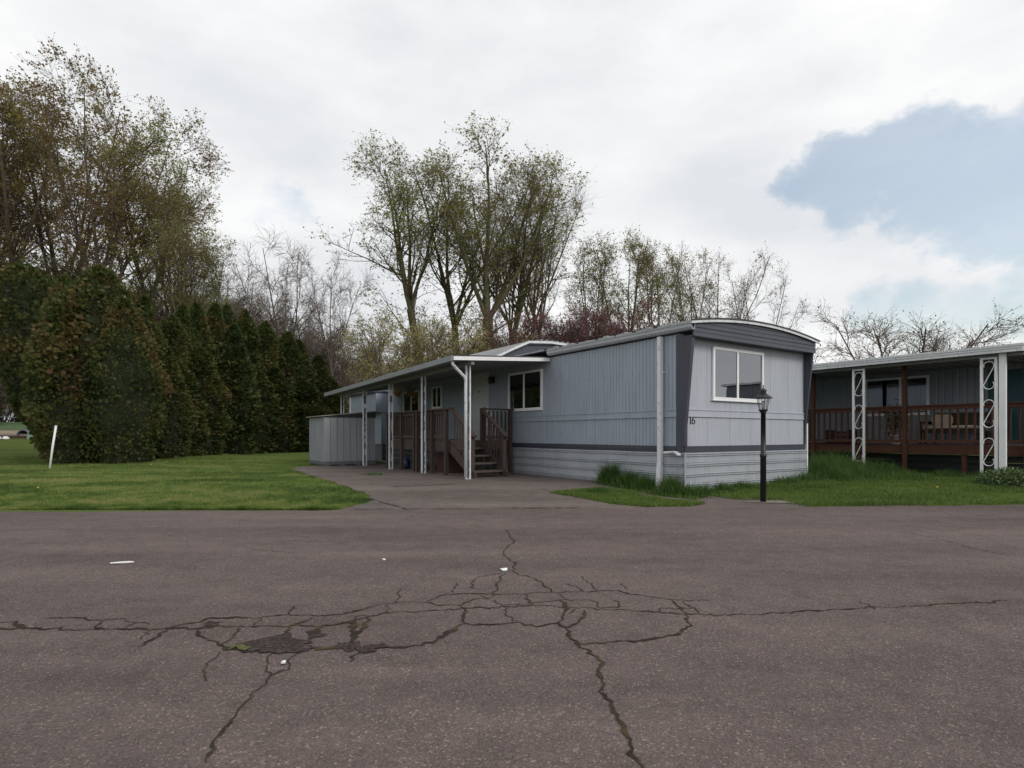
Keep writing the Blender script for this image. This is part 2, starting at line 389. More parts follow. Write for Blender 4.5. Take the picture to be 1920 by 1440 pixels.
# ------------------------------------------------------------------ terrain
def sstep(a, b, x):
    t = np.clip((np.asarray(x, float)-a)/(b-a), 0, 1); return t*t*(3-2*t)
def edge_y(x): return 9.026+.0562*np.asarray(x, float)
def base_h(x, y):
    e = np.asarray(y, float)-edge_y(x)
    u, t = toUT(np.asarray(x, float), np.asarray(y, float))
    rise = .041*np.clip(y-np.float64(19), 0, 24)
    rise = rise*rise/(rise+.12)*1.1
    m = 1-sstep(-7.5, -3.2, u)
    return .145*sstep(0, 3.6, e)+np.minimum(rise, .92)*m
def ground_h(x, y):
    e = np.asarray(y, float)-edge_y(x)
    return np.where(e < 0, -.05+.055*sstep(-.25, 0, e), base_h(x, y)+.005)
def G(px, py, it=12):
    """pixel of the photograph -> point on the ground"""
    Y = EYE*F/max(py-HOR, 3)
    for _ in range(it):
        z = float(base_h((px-960)/F*Y, Y)); Y = .5*Y+.5*(EYE-z)*F/max(py-HOR, 3)
    return Vector(((px-960)/F*Y, Y, float(base_h((px-960)/F*Y, Y))))
def at(px, Y): return Vector(((px-960)/F*Y, Y, float(base_h((px-960)/F*Y, Y))))
def zat(py, Y): return EYE-(py-HOR)/F*Y

def grid_mesh(name, xs, ys, hf, mat):
    X, Yg = np.meshgrid(xs, ys); Z = hf(X, Yg)
    V = np.stack([X.ravel(), Yg.ravel(), Z.ravel()], 1); nx, ny = len(xs), len(ys)
    i, j = np.meshgrid(np.arange(nx-1), np.arange(ny-1)); a = (j*nx+i).ravel()
    return np_mesh(name, V, [np.stack([a, a+1, a+nx+1, a+nx], 1)], [mat], smooth=True)
xs = np.concatenate([[-600, -300, -150, -90], np.arange(-60, -20, 1.), np.arange(-20, 16, .25), np.arange(16, 50, 1.), [60, 100, 200, 400, 600]])
ys = np.concatenate([[-300, -100, -40, -15], np.arange(-8, 7, 1.), np.arange(7, 24, .25), np.arange(24, 60, 1.), [62, 70, 90, 150, 300, 700, 1200]])
tag(link('ground', grid_mesh('ground', xs, ys, ground_h, MAT['lawn'])), kind='structure')
# road sheet
def road_sheet():
    xs = np.concatenate([[-600, -200, -60], np.arange(-30, 31, .5), [60, 200, 600]])
    rows = np.concatenate([[-7.0], np.arange(-6, 8.6, .5), [8.7, 8.85, 8.95, 9.026]])
    X, E = np.meshgrid(xs, rows); rg = np.random.default_rng(3)
    Yg = E+.0562*X
    jit = (E > 9.0)*(.035*np.sin(X*2.3)+.03*np.sin(X*5.1+1)+.02*np.sin(X*11.7+2))
    Z = .008+.012*np.sin(X*.31+.4)*np.sin(E*.45)+.004*np.sin(X*1.1)*np.sin(E*1.3)
    Z = Z*(1-sstep(8, 9.0, E))+.012*sstep(8, 9., E)
    V = np.stack([X.ravel(), (Yg+jit).ravel(), Z.ravel()], 1); nx, ny = X.shape[1], X.shape[0]
    i, j = np.meshgrid(np.arange(nx-1), np.arange(ny-1)); a = (j*nx+i).ravel()
    return np_mesh('road', V, [np.stack([a, a+1, a+nx+1, a+nx], 1)], [MAT['road']], smooth=True)
def road_z(X, Yw):
    E = Yw-.0562*X
    Z = .008+.012*np.sin(X*.31+.4)*np.sin(E*.45)+.004*np.sin(X*1.1)*np.sin(E*1.3)
    return Z*(1-sstep(8, 9.0, E))+.012*sstep(8, 9., E)
road = tag(link('road', road_sheet()), kind='structure')

# driveway: lofted between a left and a right edge
LEFT_PX = [(640, 957), (668, 948), (702, 938.5), (686, 928), (660, 918), (634, 909), (608, 901), (588, 894.5), (572, 889), (556, 884), (548, 881), (552, 878.5), (566, 875.5)]
LP = sorted([G(*p) for p in LEFT_PX], key=lambda p: p.y)
LY = np.array([p.y for p in LP]); LX = np.array([p.x for p in LP])
def drive_left(y):
    y = np.asarray(y, float)
    tail = LX[-1]+(y-LY[-1])*1.1
    j = .03*np.sin(y*7.3)+.02*np.sin(y*17.1)
    return np.where(y > LY[-1], np.minimum(tail, -4.2-.3*(y-19)), np.interp(y, LY, LX))+j
def drive_right(y):
    y = np.asarray(y, float)
    wall = 3.185-.671*(y-10.65)+.35
    return np.where(y < 10.0, 4.75, np.where(y < 10.65, 4.75-(y-10.0)*2.0, np.minimum(wall, 3.4)))
def drive_sheet():
    rows = np.concatenate([[-.12, -.06], np.arange(0, 2, .08), np.arange(2, 14.5, .2)]); n = 60
    V = []
    for k, e in enumerate(rows):
        # each row is a line parallel to the road edge near the road, level with y further back
        y0 = 8.99+e
        for i in range(n+1):
            f = i/n; l = float(drive_left(y0)); r = float(drive_right(y0)); x = l+(r-l)*f
            y = y0+.0562*x*min(1, max(0, 1-e/1.5))
            V.append((x, y, float(base_h(x, y))+.004+.014*float(sstep(-.02, .2, e))))
    V = np.array(V); ny = len(rows); nx = n+1
    i, j = np.meshgrid(np.arange(nx-1), np.arange(ny-1)); a = (j*nx+i).ravel()
    return np_mesh('driveway', V, [np.stack([a, a+1, a+nx+1, a+nx], 1)], [MAT['drive']], smooth=True)
drive = tag(link('driveway', drive_sheet()), kind='structure')

# ------------------------------------------------------------------ cracks in the asphalt
def road_pt(px, py):
    Y = (EYE-.01)*F/(py-HOR); X = (px-960)/F*Y; return (X, Y)
def crack(poly, w, seed, z0=.004, parent=None):
    rg = random.Random(seed); P = [Vector(road_pt(*p)) for p in poly]; pts = []
    for a, b in zip(P[:-1], P[1:]):
        n = max(1, int((b-a).length/.028)); d = (b-a); nn = Vector((-d.y, d.x)).normalized()
        for k in range(n):
            f = k/n; pts.append(a+d*f+nn*(rg.gauss(0, .009)+.012*math.sin(len(pts)*.55+seed)*math.sin(len(pts)*.21+2*seed)))
    pts.append(P[-1]); m = MB(); vs = []; n = len(pts)
    for i, p in enumerate(pts):
        d = pts[min(i+1, n-1)]-pts[max(i-1, 0)]; nn = Vector((-d.y, d.x)).normalized()
        e = min(1, .25+min(i, n-1-i)*.25); ww = max(.0035, w*e*rg.uniform(.4, 1.7)/2*(1+.3*math.sin(i*.17+seed)))
        for s in (-1, 1):
            q = p+nn*ww*s*rg.uniform(.6, 1.4); vs.append((q.x, q.y, float(road_z(q.x, q.y))+z0))
    m.add(vs, [(2*i, 2*i+1, 2*i+3, 2*i+2) for i in range(n-1)])
    return part('crack', m, 'crack', parent or road, (0,0,0))
A = lambda L: [(x*.3646, 1080+y*.3646) for x, y in L]
B = lambda L: [(650+x*.3646, 970+y*.3646) for x, y in L]
CR = [
 (A([(-300,262),(0,265),(60,268),(170,265),(370,270),(520,275),(700,272),(880,265),(1000,272),(1110,262),(1290,258),(1480,258),(1620,265),(1760,245),(1900,212)]), .035),
 (A([(0,232),(60,235),(110,250),(150,262)]), .045), (A([(220,214),(380,210),(500,222),(640,218),(690,242),(770,246)]), .022),
 (A([(530,226),(505,250),(480,265),(560,270)]), .045), (A([(690,240),(660,262),(630,274)]), .04),
 (A([(880,266),(800,320),(740,352),(705,365)]), .04), (A([(770,280),(740,308),(725,325)]), .015),
 (A([(880,265),(980,245),(1040,235),(1080,220),(1150,213),(1330,216),(1480,203),(1640,205),(1760,200),(1850,180),(1920,165)]), .028),
 (A([(1330,222),(1305,255)]), .02), (A([(1480,196),(1500,175),(1520,155)]), .03),
 (A([(1015,275),(1030,300),(1070,335),(1130,358),(1200,372)]), .04), (A([(1240,265),(1210,305),(1165,345),(1130,360)]), .035),
 (A([(1490,262),(1485,300),(1455,330),(1440,350)]), .07), (A([(1640,265),(1620,290),(1600,320)]), .12),
 (A([(1600,215),(1560,240),(1490,258)]), .03), (A([(1150,370),(1300,385),(1430,385),(1560,375),(1750,372),(1920,380)]), .09),
 (A([(1580,368),(1540,400),(1490,440),(1470,480),(1400,515),(1380,545),(1310,600),(1280,650),(1200,720),(1170,760),(1120,830),(1060,960)]), .022),
 (A([(1410,395),(1380,430),(1375,490),(1390,520)]), .018), (A([(1130,395),(1080,450),(1050,500),(1060,540)]), .010),
 (A([(1830,215),(1815,250),(1830,290),(1810,340)]), .075), (A([(1880,215),(1885,255),(1850,290),(1835,310)]), .05), (A([(1840,395),(1800,445)]), .022),
 (B([(0,510),(110,512),(200,495),(330,490),(480,480),(640,472),(820,462),(950,455),(1100,465),(1290,470),(1430,480),(1600,492),(1750,498),(1920,508),(2150,500),(2400,485),(2560,480),(2700,468),(2850,470),(3050,455),(3400,440)]), .024),
 (B([(30,485),(150,455),(280,440),(420,438),(480,458),(580,455),(640,430),(720,420),(760,405)]), .018),
 (B([(200,455),(215,490)]), .02), (B([(420,435),(480,402),(600,395),(760,398),(900,395),(1010,390),(1130,388),(1280,380),(1400,378),(1460,400),(1560,410),(1680,428),(1860,432)]), .018),
 (B([(580,455),(610,480),(605,545)]), .03), (B([(605,545),(560,570),(510,600),(470,640),(380,660),(300,672),(180,672),(0,670)]), .045),
 (B([(605,545),(660,560),(880,545),(970,562),(1080,550),(1130,572),(1180,555),(1200,540),(1220,480)]), .035),
 (B([(820,64),(860,125),(800,180),(860,240),(860,280),(890,300),(960,315),(1020,350),(1055,388)]), .022),
 (B([(800,65),(930,66)]), .014), (B([(810,290),(775,345),(760,405)]), .018), (B([(650,370),(655,320),(720,300),(800,290)]), .012),
 (B([(920,400),(950,455)]), .03), (B([(1105,430),(1125,470),(1110,530),(1085,550)]), .035), (B([(945,440),(1090,432),(1250,428),(1290,440),(1290,465)]), .018),
 (B([(770,430),(800,455),(940,450)]), .018), (B([(1200,305),(1260,350),(1285,380)]), .012), (B([(1125,345),(1180,360),(1215,382)]), .012),
 (B([(1400,340),(1450,375)]), .01), (B([(1290,465),(1400,470),(1415,460),(1370,430)]), .02), (B([(1660,420),(1700,455),(1750,500),(1765,560),(1720,590),(1600,630),(1450,645),(1190,652)]), .032),
 (B([(1740,435),(1780,470),(1810,495)]), .022), (B([(1610,490),(1615,470),(1780,470)]), .018),
 (B([(1130,575),(1150,620),(1190,652),(1240,690),(1270,725),(1310,750),(1300,800),(1330,850),(1320,920),(1360,990),(1400,1060),(1440,1130),(1530,1330)]), .038),
 (B([(1170,475),(1140,500)]), .015), (B([(270,372),(262,440)]), .010), (B([(540,390),(570,340)]), .010), (B([(1095,395),(1140,425)]), .014), (B([(690,405),(730,425)]), .014), (B([(820,470),(825,510),(880,545)]), .01),
 (B([(2640,440),(2700,470),(2720,482)]), .014), ([(470,1030),(520,1033),(560,1037)], .012), ([(1690,998),(1760,1010),(1830,1030),(1880,1040)], .010),
]
for i, (pl, w) in enumerate(CR): crack(pl, w*.46, 100+i)
for i, pl in enumerate([[(655, 957.5), (720, 957), (800, 956), (880, 956.5), (960, 955), (1040, 954.5), (1110, 954)], [(702, 940), (722, 946), (745, 952), (764, 957)], [(735, 915), (800, 912), (850, 910)], [(1010, 918), (1050, 926), (1100, 932)]]):
    P_ = [G(*p) for p in pl]; m = MB(); vs = []; rg = random.Random(700+i); n = 40
    for k in range(n+1):
        f = k/n*(len(P_)-1); a = min(int(f), len(P_)-2); q = P_[a].lerp(P_[a+1], f-a); w = rg.uniform(.004, .03)*(1 if 0 < k < n else .2)
        y_ = q.y+rg.gauss(0, .012)
        for s_ in (-1, 1): vs.append((q.x, y_+w*s_, float(base_h(q.x, y_))+.026))
    m.add(vs, [(2*k, 2*k+1, 2*k+3, 2*k+2) for k in range(n)]); part('joint_moss', m, 'crack', drive, (0, 0, 0))
def blotch(name, poly, mat, seed, z0, parent):
    rg = random.Random(seed); P = [Vector(road_pt(*p)) for p in poly]; n = len(P); out = []
    for i in range(n):
        a, b = P[i], P[(i+1) % n]; k = max(2, int((b-a).length/.022))
        for j in range(k):
            q = a+(b-a)*(j/k); out.append((q.x+rg.gauss(0, .016), q.y+rg.gauss(0, .020)))
    m = MB(); m.add([(x, y, float(road_z(x, y))+z0) for x, y in out], [tuple(range(len(out)))])
    return part(name, m, mat, parent, (0,0,0))
blotch('worn_patch', A([(1180,365),(1260,345),(1390,372),(1450,335),(1480,300),(1505,335),(1580,335),(1620,300),(1660,305),(1600,345),(1600,378),(1520,392),(1440,402),(1330,392)]), 'stain', 1, .006, road)
blotch('worn_patch', A([(1740,352),(1800,338),(1860,345),(1920,358),(2010,362),(2000,375),(1920,385),(1860,388),(1790,385)]), 'stain', 2, .006, road)
blotch('worn_patch', A([(1070,240),(1130,238),(1110,255),(1080,258)]), 'stain', 3, .006, road)
blotch('moss_patch', A([(1180,368),(1230,362),(1300,367),(1290,378),(1230,381),(1190,378)]), 'moss', 4, .009, road)
for i, (px, py, s, lab) in enumerate([(227,1056,.10,'long scrap of white paper lying on the asphalt'), (945,1070,.07,'square white paper scrap lying beside the mossy road crack'),
      (720,1050,.03,'tiny white pebble of litter on the road before the driveway'), (531,1246,.028,'small white chip lying next to the broken asphalt patch')]):
    x, y = road_pt(px, py); z = float(road_z(x, y)); rg = random.Random(i)
    m = MB(); n = 7
    ring = [(x+s*(.9 if i == 0 else .55)*math.cos(k*6.283/n)*rg.uniform(.7, 1.2), y+s*.5*math.sin(k*6.283/n)*rg.uniform(.7, 1.2)*(.35 if i == 0 else 1)+(.25*s*math.cos(k*6.283/n) if i == 0 else 0)) for k in range(n)]
    m.add([(a, b, z+.004+rg.uniform(0, .006)) for a, b in ring]+[(a, b, z+.008+rg.uniform(.002, .012)) for a, b in ring]+[(x, y, z+.02)],
          [(k, (k+1) % n, n+(k+1) % n, n+k) for k in range(n)]+[(n+k, n+(k+1) % n, 2*n) for k in range(n)])
    tag(part('paper_scrap', m, 'litter', None, (0,0,0)), lab, 'litter')

# ------------------------------------------------------------------ grey mobile home
GZ = .145
LEN, WID = 17.4, 4.05
home = HThing('mobile_home', 'long grey metal-sided mobile home numbered 16 with bowed roof end', 'mobile home', (0, 0, GZ))
def ribbed(m, axis, a0, a1, z0, z1, face, out, period, depth, groove=.22):
    """corrugated sheet: axis 'u' runs along u at t=face, 't' along t at u=face; out = sign of the outward side"""
    n = max(1, round((a1-a0)/period)); pr = (a1-a0)/n; pts = []
    for i in range(n):
        s = a0+i*pr; pts += [(s, 0), (s+pr*(1-groove), 0), (s+pr*(1-groove*.75), -depth), (s+pr*(1-groove*.25), -depth)]
    pts.append((a1, 0))
    vs = []
    for a, d in pts:
        p = face+out*d
        for z in (z0, z1): vs.append((a, p, z) if axis == 'u' else (p, a, z))
    m.add(vs, [(2*i, 2*i+2, 2*i+3, 2*i+1) for i in range(len(pts)-1)])
    return m
ZT, ZB0, ZB1, ZE = .956, 1.505, 1.645, 3.05
home.part('wall_core', MB().box(.02, WID-.02, .02, LEN-.02, .84, 3.02), 'siding')
cuts = [.10]+[1.22*k for k in range(1, 14)]+[14.4]
for a, b in zip(cuts[:-1], cuts[1:]):
    home.part('siding_panel', ribbed(MB(), 't', a+.002, b-.002, ZB1-.01, ZE, 0.0, -1, .094, .009), 'siding')
    home.part('siding_panel', ribbed(MB(), 't', a+.002, b-.002, ZT-.01, ZB0+.01, 0.0, -1, .094, .009), 'siding')
fc = [.05, .66, 1.36, 2.05, 2.75, 3.40, WID-.03]
for a, b in zip(fc[:-1], fc[1:]):
    home.part('siding_panel', ribbed(MB(), 'u', a+.0025, b-.0025, ZB1-.01, 3.0, 0.0, -1, .062, .0035, .3), 'siding_front_lit')
    home.part('siding_panel', ribbed(MB(), 'u', a+.0025, b-.0025, ZT-.01, ZB0+.01, 0.0, -1, .062, .0035, .3), 'siding_front_lit')
home.part('siding_panel', ribbed(MB(), 't', .05, LEN, ZT-.01, ZE, WID, 1, .094, .009), 'siding')
home.part('siding_panel', ribbed(MB(), 'u', .02, WID-.02, ZT-.01, ZE, LEN, 1, .094, .009), 'siding')
# belt rails: a flat band between two raised lips
m = MB().box(-.012, .0, .09, 14.4, ZB0, ZB1).box(-.024, -.0125, .09, 14.4, ZB1-.018, ZB1).box(-.024, -.0125, .09, 14.4, ZB0, ZB0+.014); home.part('belt_rail', m, 'siding')
m = MB().box(.05, WID-.03, -.012, 0, ZB0, ZB1).box(.05, WID-.03, -.024, -.0125, ZB1-.016, ZB1).box(.05, WID-.03, -.024, -.0125, ZB0, ZB0+.012); home.part('belt_rail', m, 'siding_front_lit')
# slate base trim
home.part('base_trim', MB().box(-.022, .0, .17, 14.4, .84, ZT).box(-.034, -.0225, .17, 14.4, .885, .90), 'trim')
for a, b in ((.0, 1.02), (1.024, 2.7), (2.704, WID)): home.part('base_trim', MB().box(a, b, -.022, 0, .828, ZT), 'trim')
# corner boards and tapered fins under the brow
home.part('corner_board', MB().box(-.026, 0, -.0, .165, .84, 3.03), 'trim')
home.part('corner_board', MB().box(WID, WID+.026, 0, .165, .84, 3.03), 'trim')
BT = -.235                                                 # brow reach
for u0, u1 in ((-.026, .05), (WID-.03, WID+.026)):
    home.part('corner_fin', MB().extrude([(u0, -.001, ZT-.002), (u0, -.03, ZT-.002), (u0, -.035, 1.34), (u0, BT+.03, 2.985), (u0, -.001, 2.985)], (u1-u0, 0, 0)), 'trim')
# skirting: horizontal metal courses, each a flat face with a rolled lip
def course(axis, a0, a1, z0, z1, face, out, seed):
    rg = random.Random(seed); h = z1-z0; prof = [(0, 0), (0, h*.58), (.022, h*.66), (.022, h*.71), (.0, h*.73), (.0, h*.78), (.022, h*.86), (.022, h*.91), (0, h*.93), (0, h)]
    n = max(2, int((a1-a0)/.6)); m = MB(); vs = []; K = len(prof)
    for i in range(n+1):
        a = a0+(a1-a0)*i/n; w = rg.uniform(-.004, .004); wz = rg.uniform(-.004, .004)
        for d, z in prof:
            p = face+out*(d+w); vs.append((a, p, z0+z+wz) if axis == 'u' else (p, a, z0+z+wz))
    m.add(vs, [(i*K+k, (i+1)*K+k, (i+1)*K+k+1, i*K+k+1) for i in range(n) for k in range(K-1)]); return m
zs = [.075, .265, .455, .645, .835]
for i in range(4):
    home.part('skirting_board', course('t', -.012, 6.2, zs[i], zs[i+1]-.003, -.030, -1, i), 'skirt')
    home.part('skirting_board', course('t', 6.203, 14.4, zs[i], zs[i+1]-.003, -.030, -1, 20+i), 'darkbase_shade')  # same skirting in a darker colour, painting in the shade under the deck
    home.part('skirting_board', course('u', -.030, WID+.03, zs[i], zs[i+1]-.003, -.034, -1, 40+i), 'skirt')
home.part('skirting_backing', MB().box(.0, WID, .0, LEN-.05, .06, .838), 'darkbase_shade')
home.part('skirting_post', MB().box(-.05, -.018, -.055, -.028, .08, .84), 'skirt')
home.part('skirting_post', MB().box(WID+.02, WID+.055, -.055, -.0, .08, 1.42), 'white')
# bowed roof
def bow(u): return 3.225+.175*(1-((u-2.03)/2.16)**2)
N = 24; us = [-.13+(WID+.26)*i/N for i in range(N+1)]
def bow_strip(t0, t1, dz0, dz1, u_in=0):
    m = MB(); vs = []
    for u in us:
        for t, dz in ((t0, dz0), (t0, dz1), (t1, dz1), (t1, dz0)): vs.append((u, t, bow(u)+dz))
    f = [(i*4+k, i*4+(k+1) % 4, (i+1)*4+(k+1) % 4, (i+1)*4+k) for i in range(N) for k in range(4)]
    m.add(vs, f+[(0, 1, 2, 3), (N*4+3, N*4+2, N*4+1, N*4)]); return m
roof = home.part('roof', bow_strip(BT-.02, LEN+.1, -.02, .012), 'roofmetal')
home.part('roof_edge', bow_strip(BT-.05, BT-.021, -.004, .030), 'roofdark', roof)
home.part('drip_edge', bow_strip(BT-.045, BT-.021, -.050, -.0045), 'fascia', roof)
rg = random.Random(5)
for k in range(14):                                         # loose seams and sealant lumps along the roof edge
    t = .2+k*.29+rg.uniform(-.05, .05)
    home.part('roof_seam', MB().box(-.135, .5, t, t+rg.uniform(.05, .12), 3.215, 3.245+rg.uniform(.0, .022)), 'roofdark' if k % 2 else 'roofmetal', roof)
# brow boards under the curve
bz = [2.968, 3.05, 3.132, 3.214, 3.296, 3.38]
for i in range(5):
    z0, z1 = bz[i], bz[i+1]; m = MB(); top = []; bot = []
    for j in range(61):
        u = -.03+(WID+.06)*j/60; zt = min(z1-.003, bow(u)-.03)
        if zt > z0+.004: top.append((u, BT+.003*(i % 2), zt)); bot.append((u, BT-.010+.003*(i % 2), z0))
    if len(top) > 1:
        poly = bot+top[::-1]; m.extrude(poly, (0, .03, 0)); home.part('brow_board', m, 'trim')
home.part('brow_soffit', MB().box(-.03, WID+.03, BT+.022, -.004, 2.972, 2.99), 'trim')
# gutter and downspout
m = MB(); prof = [(0, 3.03), (-.075, 3.03), (-.10, 3.06), (-.115, 3.075), (-.115, 3.135), (-.128, 3.14), (-.128, 3.155), (-.105, 3.155), (-.1, 3.05), (-.02, 3.05), (0, 3.15)]
vs = [(u-.014, t, z+.045) for t in (BT-.02, 4.02) for u, z in prof]; K = len(prof)
m.add(vs, [(k, k+1, K+k+1, K+k) for k in range(K-1)]+[tuple(range(K))]); home.part('gutter', m, 'gutter')
m = MB().box(-.115, -.035, .47, .555, .62, 3.04); home.part('downspout', m, 'oldwhite')
home.part('downspout_shoe', MB().hexa([(-.16, .46, .10), (-.075, .46, .10), (-.075, .56, .10), (-.16, .56, .10)], [(-.118, .465, .64), (-.032, .465, .64), (-.032, .56, .64), (-.118, .56, .64)]), 'oldwhite')
home.part('downspout_strap', MB().box(-.118, -.002, .462, .563, 2.35, 2.375), 'oldwhite')
# small black eave vents / screw heads dotted on the siding
for k in range(7): home.part('screw_head', MB().box(-.006, .002, 1.3+k*.42, 1.315+k*.42, 2.395, 2.41), 'trim')
# twin flood lamp fixed at the corner above the skirting
fl = home.part('flood_lamp', MB().box(-.075, -.03, .10, .19, .80, .86).tube([(-.09, .145, .83), (-.12, .145, .85)], .012, 6), 'gutter')
for s_, dz in ((-1, .02), (1, -.01)):
    c_ = Vector((-.115, .145, .845)); d_ = Vector((-.05, -.16*s_, dz-.02))
    home.part('lamp_head', MB().hexa([c_+Vector((-.03, 0, .0)), c_+Vector((.02, 0, .0)), c_+Vector((.02, 0, .022)), c_+Vector((-.03, 0, .022))],
              [c_+d_+Vector((-.05, 0, -.025)), c_+d_+Vector((.045, 0, -.025)), c_+d_+Vector((.045, 0, .012)), c_+d_+Vector((-.05, 0, .012))]), 'oldwhite', fl)
# house number 16
def ribbon(m, path, widths, y0, y1):
    vs = []; n = len(path)
    for i, (x, z) in enumerate(path):
        a = path[max(0, i-1)]; b = path[min(n-1, i+1)]; dx, dz = b[0]-a[0], b[1]-a[1]; l = math.hypot(dx, dz) or 1
        nx, nz = -dz/l, dx/l; w = widths[i]/2
        for s in (-1, 1):
            for y in (y0, y1): vs.append((x+nx*w*s, y, z+nz*w*s))
    f = []
    for i in range(n-1):
        o = 4*i; f += [(o, o+4, o+5, o+1), (o+2, o+3, o+7, o+6), (o, o+2, o+6, o+4), (o+1, o+5, o+7, o+3)]
    m.add(vs, f+[(0, 1, 3, 2), (4*n-4, 4*n-2, 4*n-1, 4*n-3)])
hu, hz, hh = .150, 1.37, .135
d1 = MB(); ribbon(d1, [(hu+.022, hz+.008), (hu+.022, hz+hh)], [.019, .019], -.008, -.0005)
ribbon(d1, [(hu-.003, hz+.006), (hu+.047, hz+.006)], [.010, .010], -.0085, -.0006); ribbon(d1, [(hu-.002, hz+hh-.022), (hu+.022, hz+hh-.006)], [.007, .014], -.0088, -.0007)
home.part('house_number', d1, 'black')
d6 = MB(); cx_ = hu+.115; path = []; ws = []
for k in range(10):
    f = k/9; ang = R(75+f*105); path.append((cx_+.006+.052*math.cos(ang)*1.0, hz+.045+.078*math.sin(ang))); ws.append(.007+.014*f)
for k in range(1, 19):
    ang = R(180+k*20); path.append((cx_-.008+.038*math.cos(ang), hz+.040+.038*math.sin(ang))); ws.append(.017-.004*abs(math.sin(ang)))
ribbon(d6, path, ws, -.0085, -.0005); home.part('house_number', d6, 'black')

def window(H, axis, a0, a1, z0, z1, face, out, split=.5, curtains=(), fw=.055, name='window', slide=True, parent=None):
    """framed slider; pieces stand proud of the wall towards out"""
    def bx(m, b0, b1, c0, c1, d0, d1):
        p, q = face+out*d0, face+out*d1; lo, hi = min(p, q), max(p, q)
        return m.box(b0, b1, lo, hi, c0, c1) if axis == 'u' else m.box(lo, hi, b0, b1, c0, c1)
    fr = MB(); bx(fr, a0, a1, z1-fw, z1, .002, .045); bx(fr, a0, a1, z0, z0+fw, .002, .045)
    bx(fr, a0, a0+fw, z0+fw, z1-fw, .002, .045); bx(fr, a1-fw, a1, z0+fw, z1-fw, .002, .045)
    w = H.part(name, fr, 'white', parent)
    H.part('window_backing', bx(MB(), a0+fw, a1-fw, z0+fw, z1-fw, .001, .004), 'interior', w)
    for (c0, c1, mat) in curtains: H.part('curtain', bx(MB(), c0, c1, z0+fw, z1-fw, .006, .012), mat, w)
    sp = a0+(a1-a0)*split
    mu = MB(); bx(mu, sp-.028, sp+.028, z0+fw, z1-fw, .004, .038); H.part('mullion', mu, 'white', w)
    for b0, b1 in ((a0+fw, sp-.028), (sp+.028, a1-fw)): H.part('pane', bx(MB(), b0, b1, z0+fw, z1-fw, .022, .026), 'glass', w)
    si = MB(); bx(si, a0-.02, a1+.02, z0-.018, z0-.001, .0, .055); H.part('sill', si, 'white', w)
    return w
window(home, 'u', .79, 2.44, 1.845, 2.87, 0, -1, .475, [(2.20, 2.385, 'curtain'), (.845, 1.545, 'blind')])
window(home, 't', 4.34, 5.85, 1.80, 2.80, 0, -1, .52)
window(home, 't', 9.8, 10.5, 2.05, 2.76, 0, -1, .5, fw=.05)
window(home, 't', 11.5, 12.9, 1.85, 2.73, 0, -1, .5, fw=.05)
dr = home.part('door', MB().box(-.03, -.001, 6.95, 7.78, 1.01, 2.93), 'door')
home.part('door_frame', MB().box(-.045, -.001, 6.88, 6.949, 1.01, 2.99).box(-.045, -.001, 7.781, 7.85, 1.01, 2.99).box(-.045, -.001, 6.949, 7.781, 2.931, 2.99), 'door', dr)
home.part('door_knob', MB().tube([(-.03, 7.05, 1.93), (-.075, 7.05, 1.93)], .028, 8), 'black', dr)
home.part('knocker', MB().box(-.042, -.031, 7.31, 7.43, 2.40, 2.43), 'black', dr)
for z in (1.25, 2.1): home.part('door_panel', MB().box(-.036, -.0305, 7.08, 7.65, z, z+.6), 'door', dr)
pl = home.part('porch_light', MB().box(-.03, -.001, 6.58, 6.68, 2.62, 2.80).tube([(-.03, 6.63, 2.74), (-.10, 6.63, 2.80), (-.13, 6.63, 2.78)], .01, 6), 'black')
home.part('lantern', MB().lathe([(.02, 0), (.045, .02), (.06, .14), (.075, .145), (.01, .2)], 8, (-.13, 6.63, 2.58)), 'black', pl)
# raised roof over the rear half: end panel, capping and roof sheet
RP = [(0, 3.30), (.6, 3.60), (1.2, 3.87), (2.0, 3.93), (2.8, 3.90), (3.5, 3.65), (WID, 3.35)]
TG = 6.66
rr = home.part('raised_roof', MB(), 'roofmetal')
m = MB(); poly = [(u, TG, z) for u, z in RP]+[(WID, TG, 3.1), (0, TG, 3.1)]; m.extrude(poly, (0, .04, 0)); home.part('gable_panel', m, 'trim', rr)
def cap(t0, t1, dz0, dz1, mat, nm, grow=0):
    m = MB(); vs = []
    for u, z in RP:
        uu = 2.02+(u-2.02)*(1+grow)
        for t, dz in ((t0, dz0), (t0, dz1), (t1, dz1), (t1, dz0)): vs.append((uu, t, z+dz))
    n = len(RP); m.add(vs, [(i*4+k, i*4+(k+1) % 4, (i+1)*4+(k+1) % 4, (i+1)*4+k) for i in range(n-1) for k in range(4)]+[(0, 1, 2, 3), (n*4-1, n*4-2, n*4-3, n*4-4)])
    return home.part(nm, m, mat, rr)
cap(TG-.06, LEN+.05, .0, .03, 'roofmetal', 'roof_sheet', .02)
cap(TG-.09, TG-.061, -.035, .033, 'fascia', 'end_capping', .02)
cap(TG-.060, TG-.001, -.07, -.036, 'roofdark', 'end_capping', .0)
home.part('eave_wall', MB().box(-.0, WID, TG+.05, LEN, 3.03, 3.29), 'siding', rr)
for k in range(9): home.part('roof_seam', MB().box(1.6+k*.2, 1.66+k*.2, TG-.10, TG+.4, 3.955, 3.985), 'roofmetal', rr)
